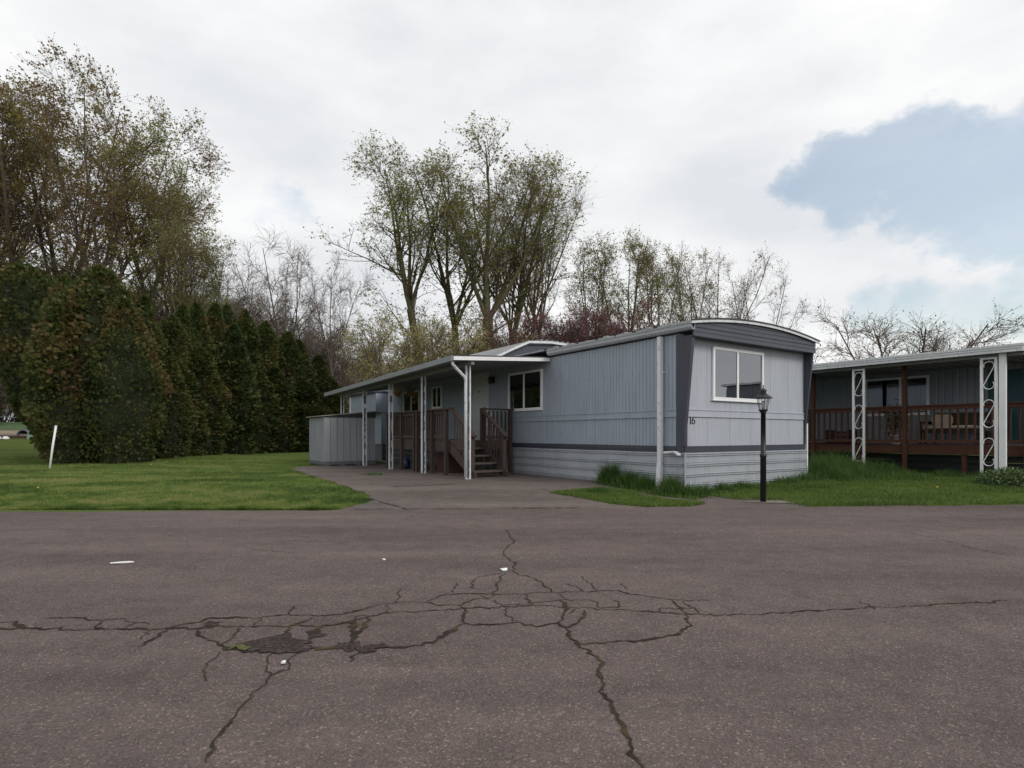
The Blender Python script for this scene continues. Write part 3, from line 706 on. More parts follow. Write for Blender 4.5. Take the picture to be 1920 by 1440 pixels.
# rear bump-out, its upper half standing further out than the lower wall
bo = home.part('bump_out', MB().box(-.30, -.001, 14.42, LEN, .80, 2.02), 'siding')
home.part('skirting_board', MB().box(-.27, -.001, 14.44, LEN, .08, .79), 'darkbase_shade', bo)
m = MB().box(-.52, -.001, 14.42, LEN, 2.04, 2.80); ribbed(m, 't', 14.42, LEN, 2.04, 2.80, -.525, -1, .12, .006); home.part('upper_box', m, 'siding', bo)
home.part('ledge', MB().box(-.54, -.001, 14.41, LEN+.01, 2.02, 2.045), 'trim', bo)
home.part('corner_trim', MB().box(-.56, -.50, LEN-.02, LEN+.05, 1.9, 2.85), 'white', bo)
home.part('eave', MB().box(-.64, .0, 14.38, LEN+.1, 2.81, 2.86), 'trim', bo)

# ------------------------------------------------------------------ carport awning
A0, A1, AW = 4.03, 13.75, 2.60
def az(u, t):                      # underside of the awning
    f = (-u)/AW; return 2.985-f*(.155+.235*(t-A0)/(A1-A0)) - .03*(1-f)*(t-A0)/(A1-A0)
aw = HThing('carport_awning', 'flat grey metal carport awning on paired white posts', 'awning', (-AW/2, A0, GZ))
n = 24
for k in range(n):
    t0 = A0+.03+(A1-A0-.06)*k/n; t1 = A0+.03+(A1-A0-.06)*(k+1)/n-.006
    m = MB(); m.hexa([(-AW+.03, t0, az(-AW, t0)), (-.03, t0, az(0, t0)), (-.03, t1, az(0, t1)), (-AW+.03, t1, az(-AW, t1))],
                     [(-AW+.03, t0, az(-AW, t0)+.045), (-.03, t0, az(0, t0)+.045), (-.03, t1, az(0, t1)+.045), (-AW+.03, t1, az(-AW, t1)+.045)])
    m.hexa([(-AW+.05, t1-.035, az(-AW, t1)-.03), (-.05, t1-.035, az(0, t1)-.03), (-.05, t1, az(0, t1)-.03), (-AW+.05, t1, az(-AW, t1)-.03)],
           [(-AW+.05, t1-.035, az(-AW, t1)-.001), (-.05, t1-.035, az(0, t1)-.001), (-.05, t1, az(0, t1)-.001), (-AW+.05, t1, az(-AW, t1)-.001)])
    aw.part('roof_pan', m, 'soffit')
def skew(u0, u1, t0, t1, dz0, dz1):
    return MB().hexa([(u0, t0, az(u0, t0)+dz0), (u1, t0, az(u1, t0)+dz0), (u1, t1, az(u1, t1)+dz0), (u0, t1, az(u0, t1)+dz0)],
                     [(u0, t0, az(u0, t0)+dz1), (u1, t0, az(u1, t0)+dz1), (u1, t1, az(u1, t1)+dz1), (u0, t1, az(u0, t1)+dz1)])
aw.part('end_fascia', skew(-AW-.06, -.03, A0-.02, A0+.028, -.035, .050), 'white')
aw.part('end_capping', skew(-AW-.06, -.03, A0-.025, A0+.02, .052, .075), 'roofdark')
aw.part('end_fascia', skew(-AW-.06, -.03, A1-.028, A1+.02, -.035, .06), 'awning')
aw.part('side_gutter', skew(-AW-.10, -AW+.028, A0+.03, A1-.03, -.045, .075), 'awning')
aw.part('beam', skew(-2.19, -2.11, A0+.05, A1-.05, -.12, -.031), 'soffit')
post_t = [4.30, 6.64, 8.86, 11.07, 13.38]
for i, t in enumerate(post_t):
    ztop = az(-2.15, t)-.12; m = MB()
    pr = aw.part('post', MB().box(-2.185, -2.115, t-.03, t+.03, GZ+.005, GZ+.02), 'oldwhite')
    for s in (-.062, .030):
        aw.part('upright', MB().box(-2.15+s, -2.15+s+.034, t-.022, t+.022, GZ+.02, ztop), 'oldwhite', pr)
    rq = random.Random(90+i); z = GZ+.1
    while z < ztop-.2:
        hgt = rq.uniform(.05, .30); aw.part('spacer', MB().box(-2.177, -2.121, t-.004, t+.004, z, z+hgt), 'trim', pr); z += hgt+rq.uniform(.03, .35)
# downspout from the gutter corner to the first post
zc = az(-AW, A0)
m = MB().tube([(-AW-.03, A0+.10, zc-.04), (-AW-.03, A0+.10, zc-.11), (-AW+.02, A0+.11, zc-.16), (-2.30, A0+.18, zc-.36), (-2.24, A0+.21, zc-.43), (-2.235, A0+.22, zc-.52), (-2.235, A0+.22, GZ+.06)], .036, 8)
aw.part('downspout', m, 'oldwhite', smooth=True)

# ------------------------------------------------------------------ deck and stairs
D0, D1, DU, DZ, RZ = 5.68, 9.6, -1.88, 1.02, 1.83
deck = HThing('deck', 'weathered brown wooden entry deck with railing and steps under the carport', 'deck', (-.94, 7.6, GZ))
w_ = .138
k = 0; u = DU
while u < -.1:
    deck.part('deck_board', MB().box(u, min(u+w_-.006, -.06), D0, D1, DZ-.038, DZ), 'deckfloor'); u += w_
deck.part('rim_joist', MB().box(DU-.04, DU-.002, D0-.04, D1, DZ-.26, DZ-.012), 'deckwood')
deck.part('rim_joist', MB().box(DU, -.06, D0-.04, D0-.002, DZ-.24, DZ-.012), 'deckwood')
deck.part('rim_joist', MB().box(DU, -.06, D1+.002, D1+.04, DZ-.24, DZ-.012), 'deckwood')
for t in (5.72, 6.5, 7.42, 7.62, 8.5, 9.55):
    deck.part('deck_post', MB().box(DU-.13, DU-.042, t-.045, t+.045, GZ, RZ-.05), 'deckwood')
for u in (-1.0, -.14):
    deck.part('deck_post', MB().box(u-.045, u+.045, D0-.13, D0-.042, GZ, RZ+.02), 'deckwood')
deck.part('rail_cap', MB().box(DU-.15, DU-.0, D0-.12, D1+.05, RZ-.04, RZ), 'deckwood')
deck.part('rail', MB().box(DU-.075, DU-.045, D0, D1, RZ-.13, RZ-.05), 'deckwood')
deck.part('rail', MB().box(DU-.075, DU-.045, D0, D1, DZ+.06, DZ+.13), 'deckwood')
deck.part('rail_cap', MB().box(-.98, -.05, D0-.14, D0-.02, RZ-.02, RZ+.02), 'deckwood')
deck.part('rail', MB().box(-.95, -.08, D0-.08, D0-.05, DZ+.06, DZ+.13), 'deckwood')
bal = MB().box(-.017, .017, -.018, .018, 0, RZ-DZ-.06).mesh('baluster', MAT['deckwood'])
t = D0+.14
while t < D1-.05:
    deck.inst('baluster', bal, (DU-.028, t, DZ+.02)); t += .125
u = -.88
while u < -.18:
    deck.inst('baluster', bal, (u, D0-.030, DZ+.02)); u += .125
# stairs run down along -t between u=-1.86 and -1.02
st = deck.part('stairs', MB().box(-1.84, -1.04, D0-.24, D0-.045, DZ-.215, DZ-.175), 'deckfloor')
rise, run = (DZ-GZ)/5, .27
for i in range(1, 5):
    z = DZ-rise*i
    if i > 1: deck.part('tread', MB().box(-1.84, -1.04, D0-.045-run*i, D0-.045-run*(i-1)+.02, z-.04, z), 'deckfloor', st)
for u in (-1.90, -1.02):
    p = (u+.02, D0-.04, DZ-.12); q = (u+.02, D0-.05-run*4.25, GZ+.13)
    m = MB().extrude([(u, D0-.045, DZ-.02), (u, D0-.045, DZ-.30), (u, D0-run*4.0, GZ+.0), (u, D0-.06-run*4.5, GZ+.0), (u, D0-.06-run*4.5, GZ+.12)], (.04, 0, 0))
    deck.part('stringer', m, 'deckwood', st)
    deck.part('stair_post', MB().box(u-.025, u+.065, D0-run*3.9-.09, D0-run*3.9, GZ, GZ+1.05), 'deckwood', st)
    deck.part('handrail', MB().beam((u+.02, D0-.05, RZ-.0), (u+.02, D0-run*4.0-.15, GZ+.98), .11, .045), 'deckwood', st)
    for kk in range(7):
        f = (kk+1)/8; tt = D0-.05-(run*4.0)*f
        zl = DZ-.05-(DZ-GZ-.12)*f
        deck.part('stair_baluster', MB().box(u+.045, u+.075, tt-.016, tt+.016, zl, RZ-.03-(RZ-GZ-.98)*f), 'deckwood', st)
# things under and on the deck
def htag(H): return H.o
pt = HThing('propane_tank', 'small blue propane tank standing under the brown deck', 'propane tank', (-1.7, 8.75, GZ+.02))
q = .68
pt.part('cylinder', MB().lathe([(.08*q, 0), (.14*q, .03*q), (.155*q, .12*q), (.155*q, .30*q), (.13*q, .38*q), (.05*q, .42*q)], 14, (-1.7, 8.75, GZ+.02)), 'bluetank', smooth=True)
pt.part('valve_collar', MB().lathe([(.10*q, .40*q), (.105*q, .41*q), (.105*q, .50*q), (.09*q, .50*q), (.085*q, .41*q)], 12, (-1.7, 8.75, GZ+.02)), 'bluetank')
pt.part('valve', MB().lathe([(.03*q, .41*q), (.03*q, .47*q), (.045*q, .48*q), (.03*q, .50*q)], 8, (-1.7, 8.75, GZ+.02)), 'whitepot')
sb = HThing('storage_bin', 'rust red storage bin pushed under the deck', 'bin', (-1.35, 6.6, GZ+.02))
sb.part('body', MB().hexa([(-1.62, 6.3, GZ+.02), (-1.05, 6.3, GZ+.02), (-1.05, 6.9, GZ+.02), (-1.62, 6.9, GZ+.02)], [(-1.66, 6.26, GZ+.48), (-1.01, 6.26, GZ+.48), (-1.01, 6.94, GZ+.48), (-1.66, 6.94, GZ+.48)]), 'rustred')
sb.part('lid', MB().box(-1.69, -.98, 6.23, 6.97, GZ+.482, GZ+.53), 'rustred')
# folded chair leaning behind the stair rail
fc_ = HThing('folding_chair', 'folded white chair leaning behind the stair rail by the door', 'chair', (-.55, 6.0, DZ))
for u in (-.72, -.42): fc_.part('frame_tube', MB().tube([(u, 5.86, DZ+.01), (u+.03, 6.0, DZ+.4), (u+.04, 6.06, DZ+.78)], .013, 6), 'oldwhite')
fc_.part('backrest', MB().box(-.69, -.40, 6.03, 6.05, DZ+.5, DZ+.74), 'oldwhite')
fc_.part('seat', MB().hexa([(-.71, 5.88, DZ+.12), (-.42, 5.88, DZ+.12), (-.42, 5.90, DZ+.12), (-.71, 5.90, DZ+.12)], [(-.69, 6.0, DZ+.46), (-.40, 6.0, DZ+.46), (-.40, 6.02, DZ+.46), (-.69, 6.02, DZ+.46)]), 'oldwhite')
# hanging baskets under the awning
for nm, lab, t, u, fm in (('hanging_basket', 'hanging pot with yellow-green trailing plant under the carport roof', 9.35, -1.75, 'leaf_yellow'), ('hanging_basket', 'hanging orange flower pot under the carport roof', 9.6, -1.2, 'terracotta')):
    top = az(u, t); b = (u, t, top-.46)
    H = HThing(nm, lab, 'hanging pot', b, None)
    H.part('wire', MB().tube([(u, t, top-.0), (u, t, top-.22)], .004, 5).tube([(u, t, top-.22), (u-.09, t, top-.36)], .003, 4).tube([(u, t, top-.22), (u+.09, t, top-.36)], .003, 4), 'black')
    H.part('pot', MB().lathe([(.05, 0), (.075, .02), (.105, .11), (.115, .12), (.10, .125)], 12, b), 'terracotta')
    rg = np.random.default_rng(int(t*100)); P = rg.normal(0, 1, (160, 3))*np.array([.09, .09, .07])+np.array([0, 0, .17])
    d = rg.normal(0, 1, (160, 3)); d /= np.linalg.norm(d, axis=1)[:, None]; e = np.cross(d, rg.normal(0, 1, (160, 3))); e /= np.linalg.norm(e, axis=1)[:, None]
    q = np.stack([P-d*.025, P+e*.018, P+d*.025, P-e*.018], 1).reshape(-1, 3); idx = np.arange(640).reshape(-1, 4)
    H.inst('foliage', np_mesh('foliage', q, [idx], [MAT[fm]], tint=np.repeat(rg.uniform(0, 1, 160), 4)), b)

# ------------------------------------------------------------------ grey storage shed
S0, S1, T0, T1 = -3.29, -1.58, 11.66, 13.43
shed = HThing('storage_shed', 'low grey resin storage shed with sloping lid beside the carport', 'shed', ((S0+S1)/2, (T0+T1)/2, GZ+.015))
zl, zr, zbase = 1.735, 1.735, GZ+.16
shed.part('base', MB().box(S0-.02, S1+.02, T0-.02, T1+.02, GZ+.05, zbase), 'darkbase_shade')
for u in (S0+.12, S0+.62, S0+1.12, S1-.12): shed.part('foot', MB().box(u-.09, u+.05, T0-.03, T1+.03, GZ+.015, GZ+.049), 'darkbase_shade')
n = 8
for k in range(n):
    a, b = S0+(S1-S0)*k/n, S0+(S1-S0)*(k+1)/n
    shed.part('wall_panel', MB().box(a+.006, b-.006, T0, T0+.04, zbase, zl).box(b-.014, b-.0065, T0-.012, T0-.001, zbase, zl), 'shedwall')
    shed.part('wall_panel', MB().box(a+.006, b-.006, T1-.04, T1, zbase, zl), 'shedwall')
for k in range(n):
    a, b = T0+.045+(T1-T0-.09)*k/n, T0+.045+(T1-T0-.09)*(k+1)/n
    shed.part('wall_panel', MB().box(S0, S0+.04, a+.006, b-.006, zbase, zl).box(S0-.014, S0-.001, b-.02, b-.0065, zbase, zl), 'shedwall')
    shed.part('wall_panel', MB().box(S1-.04, S1, a+.006, b-.006, zbase, zr), 'shedwall')
shed.part('gable', MB().extrude([(S0-.02, T0-.025, zl+.001), (S1+.02, T0-.025, zl+.001), (S1+.02, T0-.025, zl+.20), (S0-.02, T0-.025, zl+.03)], (0, T1-T0+.05, 0)), 'shedgable')
shed.part('lid', MB().hexa([(S0-.10, T0-.07, zl+.022), (S1+.05, T0-.07, zl+.205), (S1+.05, T1+.06, zl+.205), (S0-.10, T1+.06, zl+.022)],
                           [(S0-.10, T0-.07, zl+.05), (S1+.05, T0-.07, zl+.235), (S1+.05, T1+.06, zl+.235), (S0-.10, T1+.06, zl+.05)]), 'shedlid')

# ------------------------------------------------------------------ lamp post
lb = G(1431, 943.5); L = thing('lamp_post', 'black lantern lamp post standing before the grey home', 'street lamp', lb, .35)
H_ = 1.55
part('post', MB().lathe([(.048, -.05), (.048, .78), (.056, .79), (.056, .83), (.042, .84), (.040, H_-.02), (.05, H_-.02), (.05, H_)], 14), 'black', L, (0,0,0), True)
lan = part('lantern_base', MB().lathe([(.05, H_), (.072, H_+.01), (.078, H_+.03), (.078, H_+.04)], 6), 'black', L, (0,0,0))
z0, z1, r0, r1 = H_+.04, H_+.225, .064, .104
for k in range(6):
    a = k*math.pi/3; b = (k+1)*math.pi/3; c, s, c2, s2 = math.cos(a), math.sin(a), math.cos(b), math.sin(b)
    part('bar', MB().tube([(r0*c, r0*s, z0), (r1*c, r1*s, z1)], .006, 4), 'black', lan, (0,0,0))
    part('pane', MB().add([(r0*.97*c, r0*.97*s, z0), (r0*.97*c2, r0*.97*s2, z0), (r1*.97*c2, r1*.97*s2, z1), (r1*.97*c, r1*.97*s, z1)], [(0, 1, 2, 3)]), 'lampglass', lan, (0,0,0))
part('bulb', MB().lathe([(.014, 0), (.016, .05), (.030, .09), (.028, .13), (.008, .15)], 10, (0, 0, z0)), 'whitepot', lan, (0,0,0), True)
part('roof', MB().lathe([(.150, z1), (.153, z1+.010), (.09, z1+.060), (.055, z1+.085), (.05, z1+.09), (.05, z1+.125), (.065, z1+.13), (.06, z1+.14), (.03, z1+.165), (.008, z1+.175), (.007, z1+.20), (.013, z1+.212), (.004, z1+.23)], 12), 'black', L, (0,0,0))
pad = MB(); ring = [(lb.x+.55*math.cos(k*.5236)*(1+.2*math.sin(k*2.1))+.25, lb.y+.16*math.sin(k*.5236)) for k in range(12)]
pad.add([(x, y, float(base_h(x, y))+.028) for x, y in ring], [tuple(range(12))])
tag(part('lamp_pad', pad, 'concrete', None, (0,0,0)), kind='structure')

# ------------------------------------------------------------------ neighbouring home with porch
nb = HThing('neighbour_home', 'grey ribbed mobile home next door with a white-edged porch roof', 'mobile home', (10.35, -2.0, GZ))
NW = 10.35; NA, NB_ = -6.6, 12.0
nb.part('wall_core', MB().box(NW+.02, NW+4.2, NA, NB_, .7, 3.0), 'neighbour')
k = NA
while k < 6:
    nb.part('siding_panel', ribbed(MB(), 't', k+.002, k+1.0-.002, .80, 3.0, NW, -1, .155, .016, .35), 'neighbour'); k += 1.0
nb.part('siding_panel', ribbed(MB(), 't', k, NB_, .80, 3.0, NW, -1, .155, .016, .35), 'neighbour')
nb.part('siding_panel', ribbed(MB(), 'u', NW, NW+4.2, .80, 3.0, NA, -1, .155, .016, .35), 'neighbour')
for i in range(4):
    nb.part('skirting_board', course('t', NA, NB_, .08+.18*i, .08+.18*(i+1)-.003, NW-.02, -1, 60+i), 'darkbase_shade')  # long side coloured dark to stand in for shade beneath the porch deck
    nb.part('skirting_board', course('u', NW, NW+4.2, .08+.18*i, .08+.18*(i+1)-.003, NA-.02, -1, 70+i), 'neighbour')
nb.part('roof', MB().hexa([(NW-.1, NA-.2, 3.01), (NW+4.3, NA-.2, 3.01), (NW+4.3, NB_, 3.01), (NW-.1, NB_, 3.01)], [(NW+.1, NA-.2, 3.10), (NW+4.1, NA-.2, 3.10), (NW+4.1, NB_, 3.10), (NW+.1, NB_, 3.10)]), 'roofmetal')
window(nb, 't', -.1, 1.6, 1.75, 2.86, NW, -1, .43, fw=.06)
ndr = nb.part('door', MB().box(NW-.04, NW-.001, -2.4, -1.45, .95, 2.85), 'teal')
nb.part('door_handle', MB().tube([(NW-.04, -1.55, 1.95), (NW-.09, -1.55, 1.95), (NW-.09, -1.65, 1.95)], .012, 6), 'galv', ndr)
nb.part('door_frame', MB().box(NW-.05, NW-.001, -1.449, -1.38, .95, 2.90).box(NW-.05, NW-.001, -2.47, -2.401, .95, 2.90), 'neighbour', ndr)
nb.part('roof_vent', MB().box(8.6, 9.15, 4.4, 5.0, 3.12, 3.30).box(8.5, 9.25, 4.3, 5.1, 3.301, 3.36), 'galv')
# porch roof
P0, P1, PU = -2.95, 7.0, 7.30
def pz(u): return 2.985+(u-PU)*.010
k = P0+.05
i = 0
while k < P1-.3:
    nb.part('porch_roof_pan', MB().hexa([(PU+.05, k, pz(PU)), (NW-.02, k, pz(NW)), (NW-.02, k+.294, pz(NW)), (PU+.05, k+.294, pz(PU))],
            [(PU+.05, k, pz(PU)+.04), (NW-.02, k, pz(NW)+.04), (NW-.02, k+.294, pz(NW)+.04), (PU+.05, k+.294, pz(PU)+.04)]).box(PU+.06, NW-.05, k+.26, k+.293, pz(PU)-.03, pz(PU)-.001), 'soffit'); k += .3
fz = 2.96
nb.part('porch_fascia', MB().box(PU-.05, PU+.045, P0, P1, fz, fz+.065).box(PU-.065, PU+.045, P0, P1, fz+.0655, fz+.115).box(PU-.08, PU+.045, P0-.02, P1, fz+.1155, fz+.165), 'fascia')
nb.part('porch_fascia', MB().box(PU+.046, NW-.02, P0-.05, P0+.045, fz+.01, fz+.16), 'white')
nb.part('porch_beam', MB().box(PU+.22, PU+.30, P0+.06, P1, fz-.06, fz+.02), 'soffit')
# scroll posts
def scroll(cx, cz, h, w):
    """open S of flat iron in the t-z plane"""
    pts = []
    for k in range(13):
        a = R(200-k*18.5); pts.append((cx+w*.5*math.cos(a), cz+h*.5-w*.5+w*.5*math.sin(a)))
    for k in range(13):
        a = R(160+20+k*18.5-0); pts.append((cx+w*.5*math.cos(a), cz-h*.5+w*.5+w*.5*math.sin(a)))
    return [(2*cx-x, z) for x, z in pts]
for t in (-2.30, .46):
    sp = nb.part('porch_post', MB().box(7.46, 7.53, t-.14, t+.14, GZ+.0, GZ+.02), 'white')
    for s in (-.155, .105): nb.part('upright', MB().box(7.475, 7.515, t+s, t+s+.05, GZ+.02, fz-.06), 'white', sp)
    nb.part('post_head', MB().box(7.478, 7.512, t-.104, t+.104, fz-.10, fz-.062), 'white', sp)
    z = 2.50
    while z > .2:
        path = scroll(t, z, .62, .19)
        nb.part('scroll', MB().tube([(7.495, a, b) for a, b in path], .0095, 5), 'white', sp); z -= .86
nb.part('downspout', MB().box(7.42, 7.50, -2.62, -2.50, GZ+.02, fz+.0), 'white')
nb.part('downspout', MB().box(7.42, 7.50, 4.0, 4.1, GZ+.02, fz+.0), 'white')
nb.part('downspout', MB().tube([(7.25, 2.36, 2.75), (7.25, 2.36, GZ)], .045, 8), 'white')
# neighbour's deck
E0, E1, EU, EZ, ER = -2.95, 5.0, 8.2, .91, 1.88
nd = HThing('porch_deck', 'red-brown wooden porch deck with baluster railing next door', 'deck', (9.2, 0, GZ))
u = EU
while u < NW-.1:
    nd.part('deck_board', MB().box(u, u+.134, E0, E1, EZ-.035, EZ), 'redfloor'); u += .14
nd.part('rim_joist', MB().box(EU-.045, EU-.002, E0, E1, EZ-.215, EZ-.012), 'redwood')
nd.part('rim_joist', MB().box(EU, NW-.05, E0-.045, E0-.001, EZ-.215, EZ-.012), 'redwood')
for t in (-2.80, -.38, 2.0): nd.part('porch_post', MB().box(EU-.14, EU-.047, t-.045, t+.045, GZ, fz+.02), 'redwood')
for t in (-1.61, .8, 3.4): nd.part('deck_post', MB().box(EU-.01, EU+.08, t-.045, t+.045, GZ, EZ-.04), 'redwood')
segs = [(-2.75, -.43), (-.33, 1.95), (2.05, 4.9)]
bl2 = MB().box(-.019, .019, -.019, .019, 0, ER-EZ-.17).mesh('baluster', MAT['redwood'])
for a, b in segs:
    nd.part('rail', MB().box(EU-.115, EU-.07, a, b, ER-.09, ER-.0), 'redwood')
    nd.part('rail', MB().box(EU-.11, EU-.075, a, b, EZ+.06, EZ+.13), 'redwood')
    nd.part('rail_cap', MB().box(EU-.15, EU-.04, a, b, ER+.001, ER+.035), 'redwood')
    n = int((b-a)/.155)
    for k in range(n): nd.inst('baluster', bl2, (EU-.05, a+(b-a)*(k+.5)/n, EZ+.085))
# porch furniture
be = HThing('garden_bench', 'dark wicker bench with cream cushions on the porch next door', 'bench', (9.5, -1.0, EZ))
be.part('seat', MB().box(9.15, 9.85, -1.65, -.35, EZ+.30, EZ+.40), 'wicker')
be.part('backrest', MB().hexa([(9.80, -1.65, EZ+.40), (9.88, -1.65, EZ+.40), (9.88, -.35, EZ+.40), (9.80, -.35, EZ+.40)], [(9.92, -1.65, EZ+.85), (10.0, -1.65, EZ+.85), (10.0, -.35, EZ+.85), (9.92, -.35, EZ+.85)]), 'wicker')
for t in (-1.70, -.35): be.part('arm', MB().box(9.15, 9.9, t, t+.06, EZ+.55, EZ+.62).box(9.15, 9.22, t, t+.06, EZ+.0, EZ+.549), 'wicker')
for u in (9.2, 9.8):
    for t in (-1.6, -.45): be.part('leg', MB().box(u, u+.06, t, t+.06, EZ, EZ+.299), 'wicker')
def cushion(H, u0, u1, t0, t1, z0, z1, nm='cushion'):
    m = MB(); vs = []
    for z, k in ((z0, .85), (z0+(z1-z0)*.3, 1), (z0+(z1-z0)*.7, 1), (z1, .8)):
        cu, ct = (u0+u1)/2, (t0+t1)/2; a, b = (u1-u0)/2*k, (t1-t0)/2*k
        vs += [(cu-a, ct-b, z), (cu+a, ct-b, z), (cu+a, ct+b, z), (cu-a, ct+b, z)]
    m.add(vs, [(3, 2, 1, 0), (12, 13, 14, 15)]+[(i*4+k, i*4+(k+1) % 4, i*4+4+(k+1) % 4, i*4+4+k) for i in range(3) for k in range(4)])
    return H.part(nm, m, 'cream')
cushion(be, 9.17, 9.80, -1.60, -1.02, EZ+.402, EZ+.50); cushion(be, 9.17, 9.80, -.98, -.40, EZ+.402, EZ+.50)
cushion(be, 9.55, 9.80, -.85, -.45, EZ+.51, EZ+.80)
ct = HThing('camp_chair', 'grey camp chair with pale back beside the bench on the porch', 'chair', (9.4, -2.25, EZ))
ct.part('seat', MB().box(9.15, 9.65, -2.0, -1.75, EZ+.36, EZ+.42), 'pipe'); ct.part('backrest', MB().box(9.64, 9.70, -2.0, -1.75, EZ+.45, EZ+.92), 'cream')
for u in (9.17, 9.62):
    for t in (-1.98, -1.79): ct.part('leg', MB().tube([(u, t, EZ), (u, t, EZ+.36)], .014, 6), 'black')
rb = HThing('red_crate', 'dark red crate on the porch next to the corner post', 'crate', (8.75, 1.55, EZ))
for z in (0, .12, .24): rb.part('slat', MB().box(8.5, 8.52, 1.2, 1.85, EZ+z+.02, EZ+z+.12).box(8.98, 9.0, 1.2, 1.85, EZ+z+.02, EZ+z+.12), 'rustred')
rb.part('end_panel', MB().box(8.521, 8.979, 1.2, 1.22, EZ, EZ+.40), 'rustred'); rb.part('end_panel', MB().box(8.521, 8.979, 1.83, 1.85, EZ, EZ+.40), 'rustred'); rb.part('bottom', MB().box(8.521, 8.979, 1.221, 1.829, EZ, EZ+.02), 'rustred')
fp = HThing('flower_pot', 'white flower pot with a dark leafy plant on the porch deck', 'plant pot', (8.5, .0, EZ))
fp.part('pot', MB().lathe([(.075, 0), (.085, .02), (.11, .22), (.12, .22), (.12, .25), (.10, .25)], 14, (8.5, .0, EZ)), 'whitepot', smooth=True)
rg = np.random.default_rng(77); n = 420; P = rg.normal(0, 1, (n, 3))*np.array([.13, .13, .22])+np.array([0, 0, .62])
d = rg.normal(0, 1, (n, 3)); d /= np.linalg.norm(d, axis=1)[:, None]; e = np.cross(d, rg.normal(0, 1, (n, 3))); e /= np.linalg.norm(e, axis=1)[:, None]
fp.inst('foliage', np_mesh('foliage', np.stack([P-d*.05, P+e*.02, P+d*.05, P-e*.02], 1).reshape(-1, 3), [np.arange(4*n).reshape(-1, 4)], [MAT['arbor']], tint=np.repeat(rg.uniform(.2, 1, n), 4)), (8.5, .0, EZ))
fp.part('stem', MB().tube([(8.5, 0, EZ+.2), (8.51, .01, EZ+.55)], .02, 6), 'bark')

# ------------------------------------------------------------------ trees
def nrm(a): return a/np.maximum(np.linalg.norm(a, axis=-1, keepdims=True), 1e-9)
def frame(t):
    ref = np.where(np.abs(t[..., 2:3]) > .9, np.array([1., 0, 0]), np.array([0, 0, 1.]))
    a = nrm(np.cross(t, ref)); return a, np.cross(t, a)
def sweep(pts, rad, s):
    N_, K, _ = pts.shape; t = nrm(np.gradient(pts, axis=1)); a, b = frame(t)
    th = np.arange(s)*2*np.pi/s
    ring = pts[:, :, None, :]+rad[:, :, None, None]*(np.cos(th)[None, None, :, None]*a[:, :, None, :]+np.sin(th)[None, None, :, None]*b[:, :, None, :])
    idx = np.arange(N_*K*s).reshape(N_, K, s); nx = np.roll(idx, -1, axis=2)
    q = np.stack([idx[:, :-1], nx[:, :-1], nx[:, 1:], idx[:, 1:]], -1).reshape(-1, 4)
    return ring.reshape(-1, 3), q
def grow(p, d, ln, K, wob, trop, rg):
    pts = [p]; d = nrm(d)
    for k in range(K-1):
        d = nrm(d+rg.normal(0, wob, d.shape)+np.array([0, 0, trop])); p = p+d*(ln/(K-1))[:, None]; pts.append(p)
    return np.stack(pts, 1)
def kids(pts, rad, m, f0, f1, a0, a1, rg):
    N_, K, _ = pts.shape; f = (f0+(f1-f0)*(np.arange(m)[None, :]+rg.uniform(0, 1, (N_, m)))/m)
    x = f*(K-1); i = np.minimum(x.astype(int), K-2); w = x-i; n = np.arange(N_)[:, None]
    pos = pts[n, i]*(1-w)[..., None]+pts[n, i+1]*w[..., None]
    r = rad[n, i]*(1-w)+rad[n, i+1]*w
    t = nrm(pts[n, i+1]-pts[n, i]); a, b = frame(t)
    az_ = rg.uniform(0, 2*np.pi, (N_, m)); an = rg.uniform(a0, a1, (N_, m))
    d = np.cos(an)[..., None]*t+np.sin(an)[..., None]*(np.cos(az_)[..., None]*a+np.sin(az_)[..., None]*b)
    return pos.reshape(-1, 3), nrm(d).reshape(-1, 3), r.reshape(-1), f.reshape(-1)
def taper(r0, r1, K): return r0[:, None]*(1-np.linspace(0, 1, K))[None, :]+r1[:, None]*np.linspace(0, 1, K)[None, :]
TRIS = [0]
def joinm(parts):
    V = []; Q = []; o = 0
    for v, q in parts: V.append(v); Q.append(q+o); o += len(v)
    TRIS[0] += sum(len(q) for _, q in parts)*2
    return np.concatenate(V), np.concatenate(Q)
